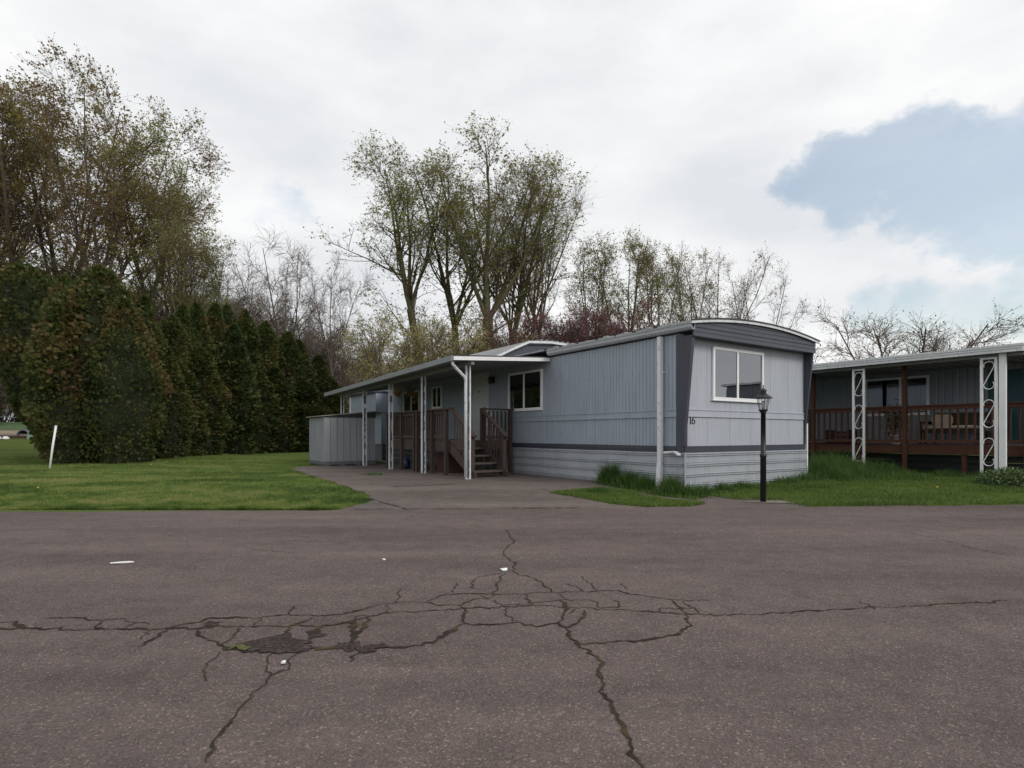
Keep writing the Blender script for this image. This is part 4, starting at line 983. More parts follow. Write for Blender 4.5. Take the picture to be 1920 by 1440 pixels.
def tree_mesh(seed, H=20., r0=.3, fork=.45, nlead=4, la=(.15, .5), limbs=8, lang=(.45, .9), llen=.42, subs=7, sang=(.5, .95), slen=.42, tw=6, twlen=.8, tl=4, tllen=.4,
              trop=.10, wob=.10, leaves=1, lsize=.09, lmat='leaf_green', bmat='bark', tmat='twig', tr=.010, low=6, bow_=0.05, lo_tint=0, hi_tint=1, flat=1.0, ltop=0.0):
    rg = np.random.default_rng(seed); Z = np.zeros((1, 3))
    fh = fork*H
    trunk = grow(Z+np.array([0, 0, -.3]), np.array([[rg.normal(0, .03), rg.normal(0, .03), 1.]]), np.array([fh+.3]), 9, .025, .03, rg)
    tr0 = taper(np.array([r0]), np.array([r0*.72]), 9); tr0[0, 0] *= 1.35
    top = trunk[0, -1]; td = nrm(trunk[0, -1]-trunk[0, -2])
    azs = np.arange(nlead)*2*np.pi/nlead+rg.uniform(0, .8, nlead); an = rg.uniform(la[0], la[1], nlead); an[0] *= .35
    ld = np.stack([np.sin(an)*np.cos(azs), np.sin(an)*np.sin(azs), np.cos(an)], 1)*np.array([1, flat, 1])+td*.3
    ll = (1-fork)*H*rg.uniform(.80, 1.0, nlead); ll[0] = (1-fork)*H*.93
    leads = grow(np.repeat(top[None]-td*.2, nlead, 0), ld, ll, 9, wob*.5, trop*.6, rg)
    lr = taper(np.full(nlead, r0*.52/max(1, nlead/4)**.5)*rg.uniform(.75, 1.05, nlead), np.full(nlead, .02), 9)
    p, d, r, f = kids(leads, lr, limbs, .08, .97, lang[0], lang[1], rg)
    n = len(p); ln = llen*np.repeat(ll, limbs)*(1-.68*f)*rg.uniform(.7, 1.15, n)
    if low:
        p2, d2, r2, f2 = kids(trunk, tr0, low, .45, .98, .7, 1.25, rg)
        p = np.concatenate([p, p2]); d = np.concatenate([d, d2]); r = np.concatenate([r, r2*.35]); ln = np.concatenate([ln, llen*(1-fork)*H*rg.uniform(.35, .9, low)]); f = np.concatenate([f, f2])
    limb = grow(p, d, ln, 7, wob, trop, rg); limr = taper(np.minimum(r*.6, .012+ln*.016), np.full(len(p), .012), 7)
    p, d, r, f = kids(limb, limr, subs, .18, 1.0, sang[0], sang[1], rg)
    sl = slen*np.repeat(ln, subs)*(1-.5*f)*rg.uniform(.6, 1.25, len(p))+.25
    sub = grow(p, d, sl, 5, wob*1.2, trop*.8, rg); subr = taper(np.minimum(r*.7, .008+sl*.011), np.full(len(p), .009), 5)
    p, d, r, f = kids(sub, subr, tw, .15, 1.0, .45, 1.0, rg)
    tg = grow(p, d, twlen*rg.uniform(.5, 1.3, len(p)), 3, wob*1.6, trop*.6, rg); tgr = taper(np.full(len(p), tr), np.full(len(p), tr*.55), 3)
    parts = [sweep(tg, tgr, 3)]
    tips = [tg[:, -1], tg[:, 1]]
    if tl:
        p, d, r, f = kids(tg, tgr, tl, .2, 1.0, .4, .95, rg)
        te = grow(p, d, tllen*rg.uniform(.5, 1.3, len(p)), 2, .1, .05, rg); parts.append(sweep(te, taper(np.full(len(p), tr*.62), np.full(len(p), tr*.4), 2), 3))
        tips += [te[:, 1], te.mean(1)]
    vT, qT = joinm([sweep(trunk, tr0, 10), sweep(leads, lr, 8), sweep(limb, limr, 5), sweep(sub, subr, 4)])
    vB, qB = joinm(parts)
    trunk_me = np_mesh('trunk', vT, [qT], [MAT[bmat]], smooth=True); br_me = np_mesh('branches', vB, [qB], [MAT[tmat]])
    leaf_me = None
    if leaves > 0:
        tips = np.concatenate(tips); n = int(len(tips)*leaves)
        P = tips[rg.integers(0, len(tips), n)]
        if ltop:
            keep = rg.uniform(0, 1, n) < np.clip((P[:, 2]/H-ltop)*4+.25, .15, 1); P = P[keep]; n = len(P)
        P = P+rg.normal(0, .05, (n, 3)); d = nrm(rg.normal(0, 1, (n, 3))); e = nrm(np.cross(d, rg.normal(0, 1, (n, 3)))); s = lsize*rg.uniform(.5, 1.35, n)[:, None]
        V = np.stack([P-d*s*.6, P+e*s*.42, P+d*s*.6, P-e*s*.42], 1).reshape(-1, 3)
        ph = rg.uniform(0, 6.28, 6); k = 5.0/H*4
        cl = .5+.22*np.sin(P[:, 0]*k+ph[0]+np.sin(P[:, 2]*k*.7))+.22*np.sin(P[:, 1]*k+ph[1])+.22*np.sin(P[:, 2]*k+ph[2])
        ti = np.clip(lo_tint+(hi_tint-lo_tint)*np.clip(.72*cl+.28*rg.uniform(0, 1, n), 0, 1), 0, 1)
        TRIS[0] += 2*n
        leaf_me = np_mesh('leaves', V, [np.arange(4*n).reshape(-1, 4)], [MAT[lmat]], tint=np.repeat(ti, 4))
    return dict(H=float(vB[:, 2].max()*.985), trunk=trunk_me, branches=br_me, leaves=leaf_me)
def place_tree(T, name, label, px, Y, top_py, rz, group=None, cat='tree', wide=1.0, lean=(0, 0), sink=0.1):
    b = at(px, Y); s = (zat(top_py, Y)-b.z)/T['H']
    o = thing(name, label, cat, (b.x, b.y, b.z-sink), rz, group)
    o.rotation_euler = (lean[1], lean[0], rz) if lean != (0, 0) else (0, 0, rz)
    o.scale = (s*wide, s*wide, s)
    for nm in ('trunk', 'branches', 'leaves'):
        if T[nm] is not None: link(nm, T[nm], o)
    return o

W6 = dict(tr=.0065)
T_left = [tree_mesh(11, 24, .30, .36, 5, (.22, .55), 10, (.5, .95), .46, 7, tw=6, twlen=.95, tl=3, leaves=.95, lsize=.112, lmat='leaf_brown', trop=.07, low=7, tr=.007),
          tree_mesh(12, 24, .29, .44, 4, (.22, .6), 11, (.5, .95), .48, 7, tw=6, twlen=.95, tl=3, leaves=.95, lsize=.112, lmat='leaf_brown', trop=.07, low=8, tr=.007),
          tree_mesh(13, 20, .30, .32, 5, (.3, .7), 9, (.5, .95), .48, 7, tw=6, twlen=.9, tl=3, leaves=.9, lsize=.11, lmat='leaf_green', trop=.07, low=6, tr=.007)]
T_mid = [tree_mesh(21, 23, .36, .42, 5, (.30, .68), 9, (.40, .85), .42, 7, tw=5, twlen=.95, tl=3, leaves=.85, lsize=.098, lmat='leaf_green', bmat='bark_moss', trop=.09, low=4, tr=.006),
         tree_mesh(22, 23, .28, .48, 4, (.22, .50), 9, (.45, .85), .50, 7, tw=5, twlen=.95, tl=3, leaves=.85, lsize=.098, lmat='leaf_green', bmat='bark_moss', trop=.08, low=5, tr=.006),
         tree_mesh(23, 22, .20, .45, 4, (.18, .46), 8, (.40, .8), .42, 6, tw=5, twlen=1.1, tl=3, leaves=.03, lsize=.09, lmat='leaf_bud', bmat='bark', trop=.10, low=4, tmat='twig', tr=.006),
         tree_mesh(24, 23, .28, .40, 4, (.25, .55), 9, (.45, .85), .46, 7, tw=5, twlen=.95, tl=3, leaves=.85, lsize=.098, lmat='leaf_green', bmat='bark_moss', trop=.08, low=6, tr=.006)]
T_right = [tree_mesh(31, 17, .20, .36, 4, (.2, .5), 8, (.5, .9), .44, 6, tw=5, twlen=.8, tl=3, leaves=.85, lsize=.098, lmat='leaf_green', bmat='bark_moss', low=6, tr=.006),
           tree_mesh(32, 17, .20, .30, 6, (.3, .85), 7, (.35, .8), .36, 6, tw=5, twlen=.85, tl=3, leaves=.14, lsize=.11, lmat='leaf_brown', low=3, tr=.006)]
T_bare = [tree_mesh(41, 14, .16, .28, 4, (.2, .6), 8, (.5, 1.0), .46, 6, tw=5, twlen=.8, tl=3, leaves=0, trop=.05, wob=.14, tr=.009, tmat='twig_pale', low=7),
          tree_mesh(42, 14, .16, .40, 3, (.10, .4), 9, (.6, 1.1), .46, 6, tw=5, twlen=.8, tl=3, leaves=.05, lmat='leaf_bud', trop=.07, wob=.14, tr=.009, tmat='twig', low=9)]
T_brush = [tree_mesh(51, 9, .09, .06, 11, (.15, .75), 8, (.4, .9), .42, 6, tw=6, twlen=.8, tl=3, leaves=.12, lsize=.10, lmat='leaf_brown', trop=.05, wob=.13, tr=.009, tmat='twig_pale', low=0),
           tree_mesh(52, 9, .09, .08, 10, (.15, .85), 8, (.4, .9), .42, 6, tw=6, twlen=.8, tl=3, leaves=.06, lsize=.10, lmat='leaf_green', trop=.05, wob=.13, tr=.009, tmat='twig', low=0)]
T_yellow = tree_mesh(61, 7, .10, .12, 8, (.25, .8), 8, (.4, .9), .42, 6, tw=5, twlen=.55, tl=3, tllen=.3, leaves=1.0, lsize=.07, lmat='leaf_yellow', trop=.05, wob=.12, tr=.007, low=0)
T_plum = tree_mesh(62, 7.5, .12, .15, 8, (.2, .8), 8, (.4, .8), .42, 7, tw=6, twlen=.6, tl=3, tllen=.3, leaves=.55, lsize=.08, lmat='leaf_plum', trop=.08, wob=.10, tr=.007, low=0)
T_cherry = tree_mesh(63, 6.5, .12, .22, 8, (.55, 1.15), 7, (.4, .8), .40, 6, tw=5, twlen=.6, tl=2, tllen=.25, leaves=.22, lsize=.055, lmat='leaf_bud', trop=.05, wob=.10, tr=.006, tmat='twig_pale', low=2)

GL = 'tall cottonwoods standing behind the evergreen hedge'
LL = 'tall cottonwood with brown catkins in the second row behind the hedge'
for i, (px, Y, ty, v, w, lab) in enumerate([(-75, 44, 95, 0, 1.0, LL), (42, 46, 115, 1, 1.0, 'tallest brown-catkin cottonwood, rising over the overhanging arborvitae crown'), (110, 50, 165, 0, .9, LL),
      (192, 43, 148, 0, .95, 'tall cottonwood with straight dark trunk right above the bushiest arborvitae'), (268, 46, 235, 1, 1.0, 'brown-catkin cottonwood above the slim arborvitae that ends the clump'), (-10, 52, 190, 1, 1.0, LL)]):
    place_tree(T_left[v], 'cottonwood_tree', lab, px, Y, ty, 1.3*i+.5, GL, wide=w*1.2)
place_tree(T_left[2], 'cottonwood_tree', 'broad leafing tree at the end of the cottonwoods, reaching over the lower hedge', 318, 44, 300, .6, wide=.9)
place_tree(T_left[2], 'young_tree', 'fresh green young tree just behind the lower hedge', 370, 42, 405, 2.6, wide=.8)
GM = 'big cottonwoods behind the carport roof'
for i, (px, Y, ty, v, w, ln, lab) in enumerate([(822, 46, 262, 1, 1.0, (-.10, 0), 'cottonwood with slanting trunk rising from the pale yellow shrubs'), (860, 48, 258, 3, .9, (-.02, 0), 'cottonwood between the slanting trunk and the thickest forked trunk'),
      (897, 44, 262, 0, 1.05, (0, 0), 'thickest cottonwood, forking wide over the carport roof'), (942, 47, 285, 3, .85, (.04, 0), 'cottonwood between the thickest forked trunk and the bare mauve trees')]):
    place_tree(T_mid[v], 'cottonwood_tree', lab, px, Y, ty, 1.9*i+.3, GM, wide=w*1.4, lean=ln)
for i, (px, Y, ty, w, ln, lab) in enumerate([(985, 48, 300, .9, (.10, 0), 'bare mauve-twigged tree leaning away from the thickest cottonwood'), (1032, 47, 325, .9, (.13, 0), 'bare mauve-twigged tree leaning over the plum trees'), (962, 52, 340, .8, (.03, 0), 'thin bare tree standing behind the leaning mauve-twigged ones')]):
    place_tree(T_mid[2], 'bare_tree', lab, px, Y, ty, 2.2*i+.9, 'bare trees beside the big cottonwoods', wide=w*1.15, lean=ln)
GR = 'slender leafing trees over the grey home roof'
for i, (px, Y, ty, v, w, lab) in enumerate([(1105, 48, 445, 0, .75, 'slender light green tree right behind the tallest plum'), (1165, 48, 428, 0, .85, 'tallest slender light green tree over the gutter of the grey home'), (1232, 47, 452, 0, .8, 'slender light green tree above the white downspout of the grey home'), (1298, 49, 470, 0, .7, 'thin-leaved slender tree over the corner of the bowed roof')]):
    place_tree(T_right[v], 'slender_tree', lab, px, Y, ty, 1.1*i+.2, GR, wide=w*1.2)
for i, (px, Y, ty, lab) in enumerate([(1352, 46, 458, 'fan-shaped thin-leaved tree over the crown of the bowed roof'), (1405, 45, 505, 'lower fan-shaped tree spreading toward the porch next door')]):
    place_tree(T_right[1], 'spreading_tree', lab, px, Y, ty, 1.7*i+.4, 'fan-shaped trees behind the bowed roof', wide=1.0)
GB = 'bare trees between the hedge and the carport'
LB = 'leafless grey-brown tree crowding behind the pointed arborvitae row'
for i, (px, Y, ty, v, w, lab) in enumerate([(535, 44, 432, 0, .9, 'tallest leafless tree with pale twigs behind the arborvitae row'), (620, 40, 455, 1, .75, 'narrow leafless tree standing alone above the far corner of the carport roof'), (470, 46, 500, 1, 1.0, LB), (580, 47, 540, 0, 1., LB), (430, 48, 480, 0, 1., LB), (505, 50, 520, 1, 1.1, LB)]):
    place_tree(T_bare[v], 'bare_tree', lab, px, Y, ty, 2.1*i, GB, wide=w)
GT = 'brush thicket behind the hedge'
for i, px in enumerate(list(range(-90, 720, 45))):
    Y = 49+3*((i*7) % 4); ty = [560, 520, 490, 540, 505][i % 5] if px < 440 else [620, 590, 640][i % 3]
    place_tree(T_brush[i % 2], 'brush', 'tangled brown leafless brush growing behind the hedge', px, Y, ty, i*1.37, GT, cat='shrub', wide=1.15)
for i, (px, Y, ty) in enumerate([(-60, 45, 560), (-25, 46, 590), (10, 45, 570), (45, 46, 600), (80, 45, 580), (110, 46, 600)]):
    place_tree(T_brush[i % 2], 'brush', 'tangled brown leafless brush behind the boat and the yard pile', px, Y, ty, i*1.9+.4, 'brush behind the yard pile', cat='shrub', wide=1.25)
for i, (px, Y, ty) in enumerate([(690, 44, 690), (780, 42, 650), (840, 44, 640), (900, 44, 610), (960, 46, 610), (1010, 45, 605), (1060, 46, 590), (1120, 46, 600), (1180, 46, 605), (1260, 46, 615)]):
    place_tree(T_brush[(i+1) % 2], 'brush', 'tangled undergrowth around the trunks behind the grey home', px, Y, ty, i*2.2, 'undergrowth behind the grey home', cat='shrub', wide=1.0)
place_tree(T_yellow, 'flowering_shrub', 'pale yellow budding shrub tree seen over the far end of the carport roof', 748, 34, 572, .4, cat='shrub', wide=1.0)
place_tree(T_yellow, 'flowering_shrub', 'dense yellow-green budding shrub in front of the big cottonwood trunks', 855, 36, 592, 2.0, cat='shrub', wide=1.15)
place_tree(T_plum, 'plum_tree', 'purple-leaved plum tree behind the raised roof section', 1010, 37, 565, .3, cat='tree', wide=1.0)
place_tree(T_plum, 'plum_tree', 'tallest purple-leaved plum tree right above the grey gutter', 1095, 36, 548, 2.1, cat='tree', wide=1.0)
place_tree(T_plum, 'plum_tree', 'small purple plum tree beside the slender green trees', 1165, 38, 575, 4.0, cat='tree', wide=.8)
place_tree(T_cherry, 'cherry_tree', 'bare spreading cherry tree with pale buds behind the porch roof next door', 1700, 25, 528, .8, cat='tree', wide=1.15)

# ------------------------------------------------------------------ arborvitae hedge
def lump(P, seed, k):
    rg = np.random.default_rng(seed); o = np.zeros(len(P))
    for i in range(7):
        w = rg.normal(0, 1, 3)*k*(1+.35*i); o += np.sin(P@w+rg.uniform(0, 6.28))/(1+.35*i)
    return o/2.6
def arbor_mesh(seed, H, Rm, n, widest=.35, blunt=1.0, lift=0.0, tips=1, foot=.72):
    """flame-shaped evergreen of flat sprays; lift = height fraction where the foliage starts"""
    rg = np.random.default_rng(seed)
    tipx = [(0, 0, 1.0)]+[(Rm*.55*math.cos(a), Rm*.55*math.sin(a), rg.uniform(.78, .93)) for a in rg.uniform(0, 6.28, tips-1)]
    def prof(f):
        g = np.where(f < widest, foot+(1-foot)*np.sin(np.clip(f/widest, 0, 1)*np.pi/2), np.cos(np.clip((f-widest)/(1-widest), 0, 1)*np.pi/2)**(.72*blunt))
        return g
    Ps = []; Ns = []; per = np.array([1.0]+[.5]*(tips-1)); per = per/per.sum()
    core = MB()
    for (tx, ty, th), share in zip(tipx, per):
        m = int(n*share); f = rg.uniform(0, 1, m)**.9; a = rg.uniform(0, 2*np.pi, m)
        rr_ = prof(f)*Rm*(1 if th == 1.0 else .62)
        dirs = np.stack([np.cos(a), np.sin(a), np.zeros(m)], 1)
        z = (lift+(1-lift)*f)*H*th
        cxy = np.stack([tx*np.clip(f*2, 0, 1), ty*np.clip(f*2, 0, 1)], 1)
        base = np.stack([np.cos(a)*rr_, np.sin(a)*rr_, z], 1)
        bump_ = lump(base*np.array([1, 1, .8]), seed+3, 1.7)*.25+lump(base, seed+9, 4.5)*.13
        depth = rg.uniform(0, 1, m)**1.8*.45
        r2 = rr_*(1+bump_)-depth*np.minimum(rr_, .9)
        P = np.stack([np.cos(a)*r2+cxy[:, 0], np.sin(a)*r2+cxy[:, 1], z+rg.normal(0, .05, m)], 1)
        Ps.append(P); Ns.append(np.concatenate([dirs, depth[:, None], bump_[:, None]], 1))
        vs = []; K = 14; S = 12
        for k in range(K):
            ff = k/(K-1); rr = float(prof(np.array(ff)))*Rm*(1 if th == 1.0 else .62)*.70+.02
            for j in range(S):
                an = 2*math.pi*j/S; vs.append((math.cos(an)*rr+tx*min(1, ff*2), math.sin(an)*rr+ty*min(1, ff*2), (lift+(1-lift)*ff*.97)*H*th))
        core.add(vs, [(k*S+j, k*S+(j+1) % S, (k+1)*S+(j+1) % S, (k+1)*S+j) for k in range(K-1) for j in range(S)]+[tuple(reversed(range(S))), tuple(range((K-1)*S, K*S))])
    P = np.concatenate(Ps); X = np.concatenate(Ns); D = X[:, :3]; m = len(P)
    up = nrm(D*rg.uniform(.2, .9, (m, 1))+np.array([0, 0, 1])*rg.uniform(.1, 1.0, (m, 1))+rg.normal(0, .35, (m, 3)))
    side = nrm(np.cross(up, rg.normal(0, 1, (m, 3))))
    s = rg.uniform(.07, .16, (m, 1))
    # a spray: a fan of three narrow blades
    V = []
    for an, l in ((-.55, .8), (0, 1.0), (.55, .8)):
        d = up*math.cos(an)+side*math.sin(an); w = np.cross(d, np.cross(up, side)); w = nrm(w)*s*.19
        V += [P+w*.5, P+d*s*l*.6+w, P+d*s*l, P+d*s*l*.6-w]
    V = np.stack(V, 1).reshape(-1, 3); idx = np.arange(m*12).reshape(-1, 4)
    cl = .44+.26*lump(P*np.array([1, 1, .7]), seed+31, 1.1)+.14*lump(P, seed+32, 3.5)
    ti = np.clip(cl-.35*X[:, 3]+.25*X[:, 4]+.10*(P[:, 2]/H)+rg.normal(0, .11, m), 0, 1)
    TRIS[0] += 6*m
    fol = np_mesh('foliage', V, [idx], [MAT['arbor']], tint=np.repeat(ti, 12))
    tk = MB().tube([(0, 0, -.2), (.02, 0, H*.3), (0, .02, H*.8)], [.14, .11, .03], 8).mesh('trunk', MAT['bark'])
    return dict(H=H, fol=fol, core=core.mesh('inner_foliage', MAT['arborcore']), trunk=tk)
def place_arbor(T, label, px, Y, top, w, rz, group=None, wide=None):
    b = at(px, Y); h = zat(top, Y)-b.z; s = h/T['H']
    o = thing('arborvitae', label, 'evergreen', (b.x, b.y, b.z-.03), rz, group)
    wd = (w/F*Y)/2/T['R']; o.scale = (wd, wd, s)
    link('foliage', T['fol'], o); link('inner_foliage', T['core'], o); link('trunk', T['trunk'], o); return o
def AM(*a, **k):
    T = arbor_mesh(*a, **k); T['R'] = a[2]; return T
AB = [AM(71, 6.5, 1.55, 26000, .34, .75, tips=5), AM(72, 6.5, 1.35, 22000, .32, .85, tips=3), AM(73, 6.0, .85, 13000, .34, 1.0, tips=2), AM(74, 6.0, .85, 13000, .40, .85, tips=1)]
AO = AM(75, 6.6, 1.25, 21000, .62, .62, lift=.12, tips=3, foot=.22)
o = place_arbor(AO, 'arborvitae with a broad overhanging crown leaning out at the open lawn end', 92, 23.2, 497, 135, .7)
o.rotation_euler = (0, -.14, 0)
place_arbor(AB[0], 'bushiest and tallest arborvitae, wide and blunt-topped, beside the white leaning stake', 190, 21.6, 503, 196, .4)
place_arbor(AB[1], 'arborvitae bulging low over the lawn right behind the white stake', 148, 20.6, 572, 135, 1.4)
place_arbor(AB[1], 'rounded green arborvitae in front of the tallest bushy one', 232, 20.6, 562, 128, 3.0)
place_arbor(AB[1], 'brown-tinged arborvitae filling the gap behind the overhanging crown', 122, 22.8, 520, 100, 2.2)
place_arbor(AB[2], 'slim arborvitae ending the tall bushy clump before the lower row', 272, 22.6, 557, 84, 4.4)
GA = 'arborvitae row running back to the shed'
rowspec = [(312, 23.0, 652, 72), (322, 25.4, 594, 72), (343, 27.4, 573, 62), (340, 24.6, 688, 76), (368, 28.4, 571, 66), (376, 26.0, 655, 80), (404, 29.6, 571, 66), (425, 31.2, 576, 58), (438, 29.6, 612, 74), (460, 33, 586, 56),
           (470, 31.5, 668, 84), (498, 34, 606, 58), (515, 33, 690, 76), (540, 35, 626, 66), (560, 35.5, 640, 60), (568, 34.5, 715, 80), (597, 36.5, 668, 62), (622, 37, 712, 50)]
ORD = 'first second third fourth fifth sixth seventh eighth ninth tenth eleventh twelfth'.split()
LOWS = [312, 340, 376, 470, 515, 568]; TALLS = sorted(r[0] for r in rowspec if r[0] not in LOWS and r[0] != 622)
for i, (px, Y, ty, w) in enumerate(rowspec):
    place_arbor(AB[2+i % 2], 'lowest arborvitae of the row, next to the carport roof' if px == 622 else
                ORD[LOWS.index(px)]+' low arborvitae bulging before the pointed row, counted from the bushy clump' if px in LOWS else ORD[TALLS.index(px)]+' narrow pointed arborvitae after the bushy clump, in the tall row', px, Y, ty, w*1.15, 1.9*i, GA)

# ------------------------------------------------------------------ grass
def blades(P, h, w, lean, seed, name, mat, bend=False, tint_bias=0.0, label=None, tint_f=None):
    rg = np.random.default_rng(seed); n = len(P); a = rg.uniform(0, 2*np.pi, n); s = np.stack([np.cos(a), np.sin(a), np.zeros(n)], 1)
    az2 = rg.uniform(0, 2*np.pi, n); L = np.stack([np.cos(az2), np.sin(az2), np.zeros(n)], 1)*(lean*rg.uniform(.2, 1.4, n)*h)[:, None]
    up = np.zeros((n, 3)); up[:, 2] = h; W = w*rg.uniform(.6, 1.3, n)[:, None]
    ti = np.clip(.45+tint_bias+rg.normal(0, .17, n)+(0 if tint_f is None else tint_f), 0, 1)
    if bend:
        m1 = P+up*.55+L*.30; tip = P+up*rg.uniform(.75, 1, n)[:, None]+L
        V = np.stack([P-s*W/2, P+s*W/2, m1+s*W*.4, m1-s*W*.4, tip], 1).reshape(-1, 3); i = np.arange(n)*5
        F_ = [np.stack([i, i+1, i+2, i+3], 1), np.stack([i+3, i+2, i+4], 1)]; TRIS[0] += 3*n; k = 5
    else:
        tip = P+up+L; V = np.stack([P-s*W/2, P+s*W/2, tip], 1).reshape(-1, 3); F_ = [np.arange(3*n).reshape(-1, 3)]; TRIS[0] += n; k = 3
    o = link(name, np_mesh(name, V, F_, [MAT[mat]], tint=np.repeat(ti, k))); tag(o, label, 'grass', kind='stuff'); return o
def inside(poly, x, y):
    r = np.zeros(len(x), bool); n = len(poly)
    for i in range(n):
        x1, y1 = poly[i][:2]; x2, y2 = poly[(i+1) % n][:2]
        c = ((y1 > y) != (y2 > y)) & (x < (x2-x1)*(y-y1)/((y2-y1) or 1e-9)+x1); r ^= c
    return r
def patches(x, y): return .30*np.sin(x*.9+np.sin(y*.7)*1.5)*np.sin(y*1.3+.5)+.13*np.sin(x*2.3+1)*np.sin(y*3.1+np.sin(x))+.10*np.sin(y*5.2+x*.8)
rg = np.random.default_rng(9)
# mown lawn on the left
n = 420000; y = 8.9+(rg.uniform(0, 1, n)**2.1)*15; x = rg.uniform(-1, 1, n)*(y*1.0)-.0
e = y-edge_y(x); j = .05*np.sin(x*9)+.04*np.sin(x*23+1)
ok = (e > -.02+j+.10*np.sin(x*3.1+np.sin(x*7))*np.sin(x*5.3)) & (x < drive_left(y-.0562*x*np.clip(1-(y-8.99)/1.5, 0, 1))+.02) & (x > -.92*y-.5)
u_, t_ = toUT(x, y); ok &= ~((u_ > S0-.1) & (u_ < S1+.1) & (t_ > T0-.1) & (t_ < T1+.1))
x, y = x[ok], y[ok]; P = np.stack([x, y, base_h(x, y)], 1)
def vnoise(x, y, seed, c):
    g = np.random.default_rng(seed).uniform(-.5, .5, (256, 256)); a, b = x/c+1000, y/c+1000; i, j_ = np.floor(a).astype(int), np.floor(b).astype(int); f, h = a-i, b-j_
    f = f*f*(3-2*f); h = h*h*(3-2*h); q = lambda m_, n_: g[m_ % 256, n_ % 256]
    return (q(i, j_)*(1-f)+q(i+1, j_)*f)*(1-h)+(q(i, j_+1)*(1-f)+q(i+1, j_+1)*f)*h
mott = vnoise(x, y, 1, .28)+.8*vnoise(x, y, 2, .11)+.9*vnoise(x*.35, y, 3, .5)
ht = rg.uniform(.022, .060, len(x))*(1+.7*np.clip(vnoise(x, y, 4, .35)+.7*vnoise(x, y, 5, .15), -.5, 1))*(1+.5*np.exp(-np.clip(y-edge_y(x), 0, 9)/.12))
blades(P, ht, .0115, .75, 1, 'lawn_grass', 'blade', tint_f=1.1*patches(x, y)+.62*mott+.03, label='short mown lawn of mixed green grass beside the driveway')
# grass islands near the home
ISL = [G(*p) for p in [(1033, 926), (1085, 921), (1129, 919), (1181, 925), (1206, 933), (1254, 942), (1320, 946), (1298, 951), (1207, 952), (1150, 947), (1093, 936)]]
FRONT = [HF(-.15, 2.1), HF(-.42, 1.7), HF(-.5, .8), HF(-.55, .1), HF(-.35, -.55), G(1330, 931), G(1380, 938), G(1425, 939), G(1470, 941), G(1482, 947), Vector((4.75, 9.2, 0)), Vector((14, 9.7, 0)), Vector((14, 13, 0)), HF(8.0, -2.6), HF(7.8, .4), HF(4.2, 1.5), HF(4.1, -.05), HF(-.05, -.05), HF(-.03, 2.1)]
for nm, poly in (('grass_verge', ISL),):
    m = MB(); m.add([(p.x, p.y, float(base_h(p.x, p.y))+.024) for p in poly], [tuple(range(len(poly)))]); tag(part(nm, m, 'lawn', None, (0,0,0)), kind='structure')
near_front = [HF(-.15, 2.1), HF(-.42, 1.7), HF(-.5, .8), HF(-.55, .1), HF(-.35, -.55), G(1330, 931), G(1380, 938), G(1425, 939), G(1470, 941), G(1490, 946.5), HF(2.6, -.2), HF(.03, .03), HF(.02, 2.1)]
m = MB(); m.add([(p.x, p.y, float(base_h(p.x, p.y))+.026) for p in near_front], [tuple(range(len(near_front)))]); tag(part('grass_verge', m, 'lawn', None, (0,0,0)), kind='structure')
def scatter(poly, n, seed):
    rg = np.random.default_rng(seed); xs_ = [p.x for p in poly]; ys_ = [p.y for p in poly]
    x = rg.uniform(min(xs_)-.05, max(xs_)+.05, n); y = rg.uniform(min(ys_)-.05, max(ys_)+.05, n)
    k = inside([(p.x, p.y) for p in poly], x+rg.normal(0, .035, n), y+rg.normal(0, .03, n)); x, y = x[k], y[k]; return np.stack([x, y, base_h(x, y)+.015], 1)
P = scatter(ISL, 60000, 21)
hh_ = .05+.05*np.clip(patches(P[:, 0]*3, P[:, 1]*3)+.3, 0, 1); blades(P, hh_*np.random.default_rng(2).uniform(.6, 1.2, len(P)), .008, .8, 22, 'verge_grass', 'blade', True, label='grass island between the driveway and the side path')
P = scatter(FRONT, 190000, 23); u_, t_ = toUT(P[:, 0], P[:, 1])
e = P[:, 1]-edge_y(P[:, 0]); P = P[(e > .0+.09*np.sin(P[:, 0]*3.7+np.sin(P[:, 0]*8))*np.sin(P[:, 0]*5.9)+.03*np.sin(P[:, 0]*23)) & ~((u_ > -.03) & (u_ < 4.08) & (t_ > -.03))]
u_, t_ = toUT(P[:, 0], P[:, 1])
hh_ = .06+.06*np.clip(patches(P[:, 0]*2.1, P[:, 1]*2.4)+.3, 0, 1)
blades(P, hh_*np.random.default_rng(3).uniform(.5, 1.2, len(P)), .009, .8, 24, 'front_grass', 'blade', True, tint_bias=-.05, tint_f=.5*patches(P[:, 0]*1.6, P[:, 1]*2), label='uncut grass strip in front of the two homes')
